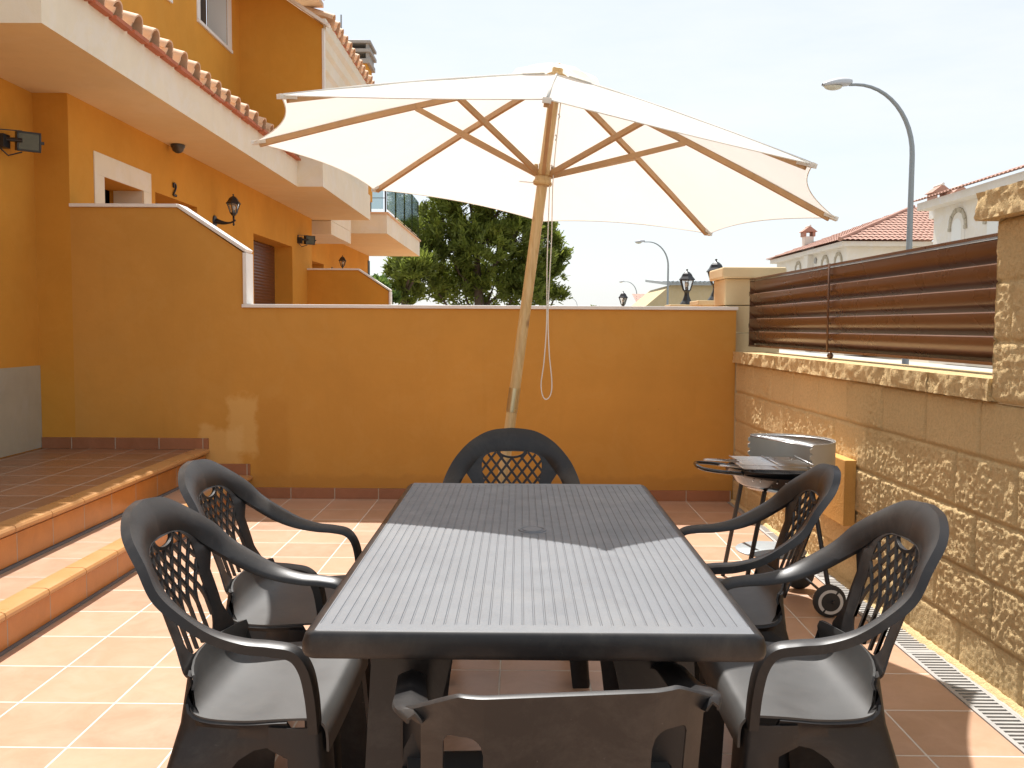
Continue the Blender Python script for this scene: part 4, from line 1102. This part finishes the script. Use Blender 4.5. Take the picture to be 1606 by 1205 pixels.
def wall_lantern(x, y, z, label):
    t = thing('wall_lantern', label, 'lantern', (x, y, z), 0, 'black wall lanterns on the orange house')
    m = MB(); 
    pts = [(x+.02, y, z-.08), (x+.10, y, z-.10), (x+.17, y, z-.095), (x+.22, y, z-.07)]
    m.tube(crm(pts, 5), [.03-.02*min(1, i/8) for i in range(16)], 10)
    m.tube([(x+.20, y, z-.13), (x+.20, y, z-.115), (x+.20, y, z-.10), (x+.20, y, z-.03)], [.004, .012, .008, .012], 10); m.build('bracket', M['black'], t, world=True, smooth=True)
    m = MB(); m.tube([(x+.001, y, z-.08), (x+.015, y, z-.08), (x+.022, y, z-.08)], [.06, .055, .03], 16); o__ = m.build('wall_plate', M['black'], t, world=True, smooth=True, auto=40)
    lantern_head(t, (x+.20, y, z), .84)
wall_lantern(-3.155, 9.45, 2.375, 'black wall lantern beside the house number above the white sloping coping')
wall_lantern(-3.50, 17.0, 2.33, 'smaller black wall lantern far along the wall under the balcony')
def floodlight(x, y, z, label):
    t = thing('floodlight', label, 'floodlight', (x, y, z), 0, 'black floodlights on the orange house')
    c = Vector((x+.155, y+.03, z)); nrm = Vector((.62, -.76, -.12)).normalized(); sd = Vector((0, 0, 1)).cross(nrm).normalized(); uu = nrm.cross(sd)
    m = MB(); m.obox(c-nrm*.03, sd, uu, nrm, .072, .062, .032); 
    for q in (-1, 1): m.obox(c+uu*.058*q+nrm*.008, sd, uu, nrm, .072, .006, .006); m.obox(c+sd*.067*q+nrm*.008, sd, uu, nrm, .006, .052, .006)
    m.obox(c+sd*.080, sd, uu, nrm, .012, .010, .010)
    m.build('housing', M['black'], t, world=True, bevel=.003)
    m = MB(); m.obox(c+nrm*.007, sd, uu, nrm, .061, .052, .002); m.build('lens', simple('flood_lens', (.07, .065, .045), .2, .5, 30, .6), t, world=True)
    m = MB(); m.box(x, x+.06, y-.10, y-.02, z-.055, z+.03); m.tube([(x+.05, y-.06, z), (x+.14, y-.02, z)], .014, 8); m.tube([(x+.01, y-.07, z-.05), (x+.05, y-.03, z-.10), (x+.12, y+.01, z-.07)], .005, 6)
    m.bar((x+.01, y-.08, z+.06), (x+.14, y-.02, z+.06), .006); m.bar((x+.01, y-.08, z+.06), (x+.01, y-.08, z-.04), .012)
    m.build('sensor_box', M['black'], t, world=True)
floodlight(-3.40, 6.04, 2.425, 'black floodlight on the near orange wall at the left edge under the slab')
floodlight(-3.155, 13.05, 2.44, 'small black floodlight on the far orange wall past the brown shutter door')
m = MB(); m.lathe([(.045, 0), (.062, -.003), (.062, -.02), (.052, -.035), (.046, -.055), (.025, -.072), (.0001, -.078)], (-3.06, 8.22, 2.829), 24); o = m.build('dome_camera', simple('dome_dark', (.05, .045, .04), .3), smooth=True, auto=40); tag(o, 'small dark dome camera under the cream slab above the house number', 'camera')
# wrought house number
def number2(x, y, z, h=.16):
    m = MB(); w_ = .034
    P = [(-.9, .55), (-.75, .9), (-.1, 1.0), (.75, .8), (.8, .35), (.25, -.1), (-.5, -.5), (-.8, -.85), (-.2, -.95), (.3, -.8), (.85, -.95), (1.0, -.7)]
    pts = [(x+.012, y+a*w_, z+b*h/2) for a, b in crm(P, 5)]
    m.tube(pts, .0085, 8); m.lathe([(.0001, -.011), (.011, 0), (.0001, .011)], (x+.012, y-.75*w_, z+.40*h/2), 10)
    m.tube([(x+.012, y-.9*w_, z+.5*h/2), (x+.012, y-.55*w_, z+.3*h/2)], .007, 8)
    o = m.build('house_number', M['black'], smooth=True); return tag(o, 'black wrought iron house number 2 on the orange wall beside the cream framed window', 'house number')
number2(-3.155, 8.35, 2.45, .115)

# ------------------------------------------------------------------ street lamps
def street_lamp(x, y, h, label, reach=1.75, tilt=0):
    t = thing('street_lamp', label, 'street lamp', (x, y, -.1), 0, 'curved grey street lamps')
    m = MB(); pts = [(x, y, -.1), (x, y, 2), (x, y, h-1.55)]; rad = [.075, .068, .055]
    for k in range(1, 13):
        a = pi/2*k/12; pts.append((x-1.25*(1-cos(a)), y, h-1.55+1.5*sin(a)**1.0)); rad.append(.055-.022*k/12)
    pts.append((x-reach*.8, y, h-.055)); rad.append(.03)
    m.tube(pts, rad, 12); m.build('pole', M['galv'], t, world=True, smooth=True, auto=60)
    hx_ = x-reach*.8
    m = MB()
    def hd(u, v):
        a = pi*u; l = v; w_ = .15*sin(pi*(.12+.80*l))**.6; return (hx_+.05-.62*l, y+cos(a)*w_, h-.03+sin(a)*(.13*sin(pi*(.25+.70*l))**.7)-.03*l)
    m.grid(hd, [i/10 for i in range(11)], [j/10 for j in range(11)]); m.grid(lambda u, v: hd(u, v)[:2]+(h-.03-.03*v-.035*(1 if .05 < v < .98 else 0)*abs(sin(pi*u))**.3,), [i/10 for i in range(11)], [j/10 for j in range(11)])
    m.build('lamp_head', simple('lamp_shell', (.50, .52, .54), .5, 0, 4, .08), t, world=True, smooth=True, auto=60)
    m = MB(); c = (hx_-.34, y, h-.085)
    for j in range(7):
        b = pi/2*j/6
        for i in range(16): a = 2*pi*i/16; m.v.append((c[0]+.20*cos(b)*cos(a), c[1]+.11*cos(b)*sin(a), c[2]-.09*sin(b)))
    for j in range(6):
        for i in range(16): m.f.append((j*16+i, j*16+(i+1) % 16, j*16+16+(i+1) % 16, j*16+16+i))
    m.build('lens', simple('lamp_lens', (.62, .60, .48), .15), t, world=True, smooth=True)
street_lamp(8.43, 20, 6.50, 'tall nearest street lamp with curved arm rising behind the brown fence')
street_lamp(9.17, 57, 6.55, 'second street lamp seen just left of the middle pillar lantern', 1.9)
street_lamp(13.6, 107, 6.55, 'third smaller street lamp beyond the pink tiled roof', 1.9)
street_lamp(10.9, 175, 6.7, 'tiny farthest street lamp right of the pine tree', 1.9)

# ------------------------------------------------------------------ houses across the street
def hip_tiles(mb, quad, rows, cols):
    """corrugated slope: quad = eaveA, eaveB, ridgeB, ridgeA"""
    a, b, c, d = [Vector(q) for q in quad]; nrm = (b-a).cross(d-a).normalized()
    if nrm.z < 0: nrm = -nrm
    nu = cols*6; nv = rows
    L_ = (b-a).length
    for j in range(nv):
        v0, v1 = j/nv, (j+1)/nv
        e0, e1_ = a.lerp(d, v0), b.lerp(c, v0); f0, f1 = a.lerp(d, v1), b.lerp(c, v1)
        base = len(mb.v)
        for i in range(nu+1):
            u = i/nu
            p = e0.lerp(e1_, u); s_ = (p-a).dot((b-a).normalized())
            h_ = .05*abs(sin(pi*s_/ (L_/cols)))
            mb.v.append(tuple(p+nrm*(h_+.035)))
        for i in range(nu+1):
            u = i/nu; p = f0.lerp(f1, u); s_ = (p-a).dot((b-a).normalized())
            h_ = .05*abs(sin(pi*s_/ (L_/cols))); mb.v.append(tuple(p+nrm*h_))
        for i in range(nu): mb.f.append((base+i, base+i+1, base+nu+2+i, base+nu+1+i))
def arch_window(t, x, yc, z0, zs, wd, depth=.18):
    """arched opening on wall facing -x: surround of stone voussoirs + white shutter"""
    m = MB(); n_ = 9; r0_, r1_ = wd/2, wd/2+.16
    for k in range(n_):
        a0, a1 = pi*k/n_+.012, pi*(k+1)/n_-.012
        pts = [(yc+r*cos(a), zs+r*sin(a)) for r, a in ((r0_, a0), (r1_, a0), (r1_, a1), (r0_, a1))]
        m.prism(pts, lambda u, v, d: (x-d, u, v), 0, .045+.015*(k % 2))
    for sg in (-1, 1): m.box(x-.06, x, yc+sg*(r0_+.08)-.09, yc+sg*(r0_+.08)+.09, zs-.14, zs-.01)
    w_ = m.build('window', M['stonearch'], t, world=True)
    poly = [(yc-r0_, z0), (yc+r0_, z0)]+[(yc+r0_*cos(pi*k/12), zs+r0_*sin(pi*k/12)) for k in range(13)]
    m = MB(); m.prism(poly, lambda u, v, d: (x-.004+d, u, v), 0, .004)
    c_ = m.build('reveal', M['housewhite'], w_)
    m = MB(); r2 = r0_*.72; poly = [(yc+.1-r2, z0), (yc+.1+r2, z0)]+[(yc+.1+r2*cos(pi*k/12), zs-.08+r2*sin(pi*k/12)) for k in range(13)]
    m.prism(poly, lambda u, v, d: (x-.010+d, u, v), 0, .004); d_ = m.build('shutter', M['shutter'], w_)
    for o_ in (c_, d_):
        for v in o_.data.vertices: v.co -= Vector(t.location)
def chimney_house(t, x, y, z, s=1.0):
    m = MB(); m.box(x-.3*s, x+.3*s, y-.3*s, y+.3*s, z, z+.9*s); c_ = m.build('chimney', M['housewhite'], t, world=True)
    m = MB(); h0 = z+.9*s
    for sg in (-1, 1): m.box(x+sg*.3*s-.08*s, x+sg*.3*s+.08*s, y-.38*s, y+.38*s, h0, h0+.30*s)
    m.add([(x-.5*s, y-.45*s, h0+.30*s), (x+.5*s, y-.45*s, h0+.30*s), (x+.5*s, y+.45*s, h0+.30*s), (x-.5*s, y+.45*s, h0+.30*s), (x, y-.45*s, h0+.68*s), (x, y+.45*s, h0+.68*s)], [(0, 1, 4), (2, 3, 5), (0, 4, 5, 3), (1, 2, 5, 4), (0, 1, 2, 3)])
    o_ = m.build('chimney_roof', M['clay_far'], c_); m2 = MB(); m2.tube([(x, y-.47*s, h0+.69*s), (x, y+.47*s, h0+.69*s)], .07*s, 8); o2 = m2.build('ridge_tile', M['housewhite'], c_)
    for q in (o_, o2):
        for v in q.data.vertices: v.co -= Vector(t.location)
# house A (farther, hip roof)
ha = thing('villa', 'farther cream villa with red hip roof and three small arched windows', 'house', (18, 50, -.1))
zE = 5.45
m = MB(); m.box(15.9, 24, 44.9, 57, -.1, zE-.25); m.box(15.55, 24.3, 44.55, 57.3, zE-.25, zE-.02); m.build('wall', M['housewhite'], ha, world=True)
m = MB(); rz_ = 7.8; xr, yr0 = 21.4, 50.4
hip_tiles(m, ((15.35, 44.35, zE), (24.5, 44.35, zE), (24.5, yr0, rz_), (xr, yr0, rz_)), 14, 36)
hip_tiles(m, ((15.35, 57.5, zE), (15.35, 44.35, zE), (xr, yr0, rz_), (xr, 51.5, rz_)), 14, 52)
m.add([(24.5, 57.5, zE), (15.35, 57.5, zE), (xr, 51.5, rz_), (24.5, 51.5, rz_), (24.5, yr0, rz_), (xr, yr0, rz_)], [(0, 1, 2, 3), (3, 2, 5, 4)])
m.build('roof', M['clay_far'], ha, world=True, smooth=True, auto=50)
m = MB(); m.tube([(15.35, 44.35, zE+.06), (xr, yr0, rz_+.06)], .11, 8); m.build('hip_ridge', M['clay_far'], ha, world=True)
for yc in (46.0, 48.0, 52.6): arch_window(ha, 15.895, yc, 3.2, 4.45, .85)
MB().box(15.6, 15.895, 50.0, 50.7, -.1, zE-.26).build('pilaster', M['housewhite'], ha, world=True)
for yc in (49.5, 51.2):
    m = MB(); m.v = [(15.87, yc+.17*cos(2*pi*k/14), 4.85+.17*sin(2*pi*k/14)) for k in range(14)]; m.f = [tuple(range(14))]; m.build('round_vent', M['concrete'], ha, world=True, solid=.03)
chimney_house(ha, 17.3, 55.5, 5.9, .9)
# house B (nearer, higher)
hb = thing('villa', 'nearer cream villa with red tiled eave and large arched windows at the right edge', 'house', (18, 28, -.1))
zE = 6.15
m = MB(); m.box(16.1, 24, 16, 36.0, -.1, zE-.3); m.box(15.6, 24.2, 15.8, 36.4, zE-.3, zE-.02)
m.build('wall', M['housewhite'], hb, world=True)
m = MB(); hip_tiles(m, ((15.4, 36.6, zE), (15.4, 15.5, zE), (20.5, 15.5, zE+1.7), (20.5, 36.6, zE+1.7)), 12, 84); m.build('roof', M['clay_far'], hb, world=True, smooth=True, auto=50)
for yc in (34.0, 31.4, 28.8, 26): arch_window(hb, 16.095, yc, 3.6, 5.0, 1.05)
chimney_house(hb, 17.15, 38.0, 5.75, .85); chimney_house(hb, 18.4, 39.0, 5.85, .85); chimney_house(hb, 16.6, 29.0, 6.9, .9)
m = MB()
for (a, b) in ((24.4, 26.6), (29.2, 32.0)): m.box(16.06, 16.095, a, b, .2, 2.4)
m.build('garage_door', M['shutter'], hb, world=True)
# beige building in the middle distance
bb = thing('beige_building', 'low beige building with a grey corrugated roof behind the pillar lanterns', 'building', (22, 70, -.1))
m = MB(); yb = 72; xl_, xr_ = (1031-815.6)*yb/1430, (1175-815.6)*yb/1430
zr = CAMZ+(512-446)*yb/1430
m.add([(xl_-1.3, yb, -.1), (xr_+4, yb, -.1), (xr_+4, yb, zr), (xl_+1.0, yb, zr), (xl_-1.3, yb, 2.6), (xl_-1.3, yb+12, -.1), (xr_+4, yb+12, -.1), (xr_+4, yb+12, zr), (xl_+1, yb+12, zr), (xl_-1.3, yb+12, 2.6)], [(0, 1, 2, 3, 4), (0, 4, 9, 5), (3, 8, 9, 4)]); m.build('wall', M['far_beige'], bb, world=True)
m = MB()
m.add([(xl_+.6, yb-.5, zr-.05), (xr_+4, yb-.5, zr-.05), (xr_+4, yb+12, zr+.8), (xl_+.6, yb+12, zr+.8), (xl_+.6, yb-.5, zr+.2), (xr_+4, yb-.5, zr+.2), (xr_+4, yb+12, zr+1.0), (xl_+.6, yb+12, zr+1.0)], [(0, 1, 5, 4), (4, 5, 6, 7), (0, 4, 7, 3)])
x = xl_+.7
while x < xr_+4: m.tube([(x, yb-.6, zr+.22), (x, yb+2, zr+.35)], .09, 6); x += .35
m.build('roof', M['galv'], bb, world=True)
rr = thing('tiled_roof_house', 'pinkish red tiled roof of a low far house right of the third street lamp', 'house', (14, 95, -.1))
m = MB(); yb = 95; xa, xb = (1005-815.6)*yb/1430, (1034-815.6)*yb/1430; hip_tiles(m, ((xa, yb, 2.6), (xb+6, yb, 2.6), (xb+6, yb+5, 4.8), (xa-.4, yb+5, 4.8)), 8, 16); m.build('roof', M['clay_far'], rr, world=True)
MB().box(xa+.2, xb+6, yb+.4, yb+6, -.1, 2.6).build('wall', M['far_beige'], rr, world=True)

# ------------------------------------------------------------------ trees
def leaf_clump(mb, c, r, n_, size, rnd, up_b=.35, fl=.75):
    for _ in range(n_):
        d = Vector((rnd.gauss(0, 1), rnd.gauss(0, 1), rnd.gauss(0, 1))).normalized()*r*rnd.random()**.42; d.z *= fl
        p = Vector(c)+d; nn_ = (d.normalized()+Vector((rnd.uniform(-.7, .7), rnd.uniform(-.7, .7), rnd.uniform(-.3, .9)+up_b))).normalized()
        a = nn_.orthogonal().normalized(); a.rotate(Matrix.Rotation(rnd.uniform(0, 6.28), 3, nn_)); b = nn_.cross(a); s_ = size*rnd.uniform(.6, 1.3)
        mb.add([p-a*s_*.32, p+nn_*s_*.0-b*s_*.0+a*s_*.32, p+a*s_*.12+b*s_*1.1, p-a*s_*.18+b*s_*.9], [(0, 1, 2, 3)])
def pine(x, y, h, R_, label, seed, ncl=150, per=75, size=.13, mat='pine', cat='tree'):
    t = thing('pine_tree' if mat == 'pine' else 'leafy_tree', label, cat, (x, y, -.15)); rnd = random.Random(seed)
    tr = MB(); tr.tube([(x, y, -.15), (x+.1, y, h*.3), (x-.05, y+.1, h*.6), (x, y, h*.92)], [.26*h/8, .2*h/8, .13*h/8, .03], 12)
    cr = MB(); cl = []
    for i in range(ncl):
        f = rnd.random()**.8; z = h*(.10+.86*f); prof = R_*(sin(pi*min(1, .18+.80*f))**.55)*(1.03-.35*f)
        a = rnd.uniform(0, 2*pi); rr = prof*(.45+.58*rnd.random()**.5); rr *= 1+.14*sin(3*a+seed+f*5)
        c = Vector((x+rr*cos(a), y+rr*sin(a), z)); cr_ = R_*rnd.uniform(.13, .25)
        leaf_clump(cr, c, cr_, per, size, rnd)
        if i % 3 == 0:
            b0 = Vector((x, y, max(.5, z-rr*.35))); tr.tube([b0, b0.lerp(c, .5)+Vector((0, 0, .1)), c], [.055*h/8, .035*h/8, .01], 6)
        # upright tufts
        for q in range(3):
            tp = c+Vector((rnd.uniform(-1, 1)*cr_, rnd.uniform(-1, 1)*cr_, cr_*.6)); leaf_clump(cr, tp, cr_*.34, 14, size*.9, rnd, .9, 1.7)
    tr.build('trunk', M['bark'], t, world=True, smooth=True); cr.build('crown', M[mat], t, world=True)
    return t
def tuft(mb, c, dirv, n_, ln, wd, rnd):
    """spray of needle leaves fanning out around one direction"""
    for _ in range(n_):
        d = (dirv+Vector((rnd.gauss(0, .55), rnd.gauss(0, .55), rnd.gauss(0, .45)))).normalized(); p = Vector(c)+Vector((rnd.gauss(0, ln*.32), rnd.gauss(0, ln*.32), rnd.gauss(0, ln*.32)))
        a = d.orthogonal(); a.rotate(Matrix.Rotation(rnd.uniform(0, 6.28), 3, d)); a *= wd*rnd.uniform(.6, 1.3); l = ln*rnd.uniform(.55, 1.2)
        mb.add([p-a*.5, p+a*.5, p+d*l+a*.35, p+d*l-a*.35], [(0, 1, 2, 3)])
def lobed_pine(x, y, label, lobes, seed, dens=1.0, mat='pine', name='pine_tree', ln=.26, wd=.05):
    t = thing(name, label, 'tree', (x, y, -.15)); rnd = random.Random(seed)
    zt = max(l[2] for l in lobes); tr = MB(); tr.tube([(x, y, -.15), (x+.1, y, zt*.3), (x-.08, y+.1, zt*.65), (x, y, zt)], [.26, .2, .12, .04], 12); cr = MB()
    for (lx, ly, lz, r) in lobes:
        c = Vector((lx, ly, lz)); base = Vector((x, y, max(.6, lz-1.0*abs(lx-x)**.7-.3)))
        tr.tube([base, base.lerp(c, .55)+Vector((0, 0, -.15)), c+Vector((0, 0, r*.3))], [.08, .05, .012], 7)
        for _ in range(int(60*dens*(r/.9)**2)+8):
            d = Vector((rnd.gauss(0, 1), rnd.gauss(0, 1), rnd.gauss(.15, .85))).normalized(); q = c+Vector((d.x, d.y, d.z*.8))*r*rnd.uniform(.45, 1.08)
            up_ = (d*.8+Vector((0, 0, .75))).normalized(); tuft(cr, q, up_, 26, ln, wd, rnd)
            if rnd.random() < .18: tr.tube([c.lerp(q, .1), q], [.018, .006], 5)
    tr.build('trunk', M['bark'], t, world=True, smooth=True); cr.build('crown', M[mat], t, world=True); return t
def pxw(px, py, y): return ((px-815.6)*y/1430, y, CAMZ+(512-py)*y/1430)
def LB(lst, y, rnd=random.Random(4)): return [(*(lambda q: (q[0], y+rnd.uniform(-.8, .8), q[2]))(pxw(px, py, y)), r*y/1430) for px, py, r in lst]
lobed_pine(-1.7, 36, 'large dense pine tree with uneven crown behind the orange wall', LB([(690, 350, 38), (735, 325, 42), (785, 340, 38), (700, 400, 46), (755, 390, 50), (810, 375, 38), (835, 410, 34), (720, 450, 46), (780, 445, 46), (670, 445, 38), (820, 455, 34), (745, 290, 40), (700, 310, 34), (800, 310, 34)], 36), 5)
lobed_pine(.9, 38, 'pine with ragged outstretched branches right of the parasol pole, beside the large pine', LB([(838, 352, 26), (862, 372, 20), (878, 398, 14), (850, 405, 24), (868, 425, 17), (852, 455, 22), (872, 462, 13), (846, 430, 24)], 38), 9, dens=1.1)
lobed_pine(-4.3, 34, 'thin sparse pine at the left foot of the large pine', LB([(640, 360, 20), (655, 385, 20), (628, 408, 15), (648, 425, 24), (622, 440, 17), (640, 462, 24), (618, 420, 8), (660, 420, 24)], 34), 21, dens=.8)
lobed_pine(-5.35, 32, 'small bright green bushy tree at the end of the orange terrace', LB([(592, 445, 10), (600, 455, 12), (584, 460, 12), (606, 468, 12)], 32), 31, dens=1.6, mat='bush', name='leafy_tree', ln=.16, wd=.07)
pine(7.3, 88, 3.6, 1.0, 'tiny distant tree top peeping over the orange wall', 41, ncl=20, per=50, size=.2)
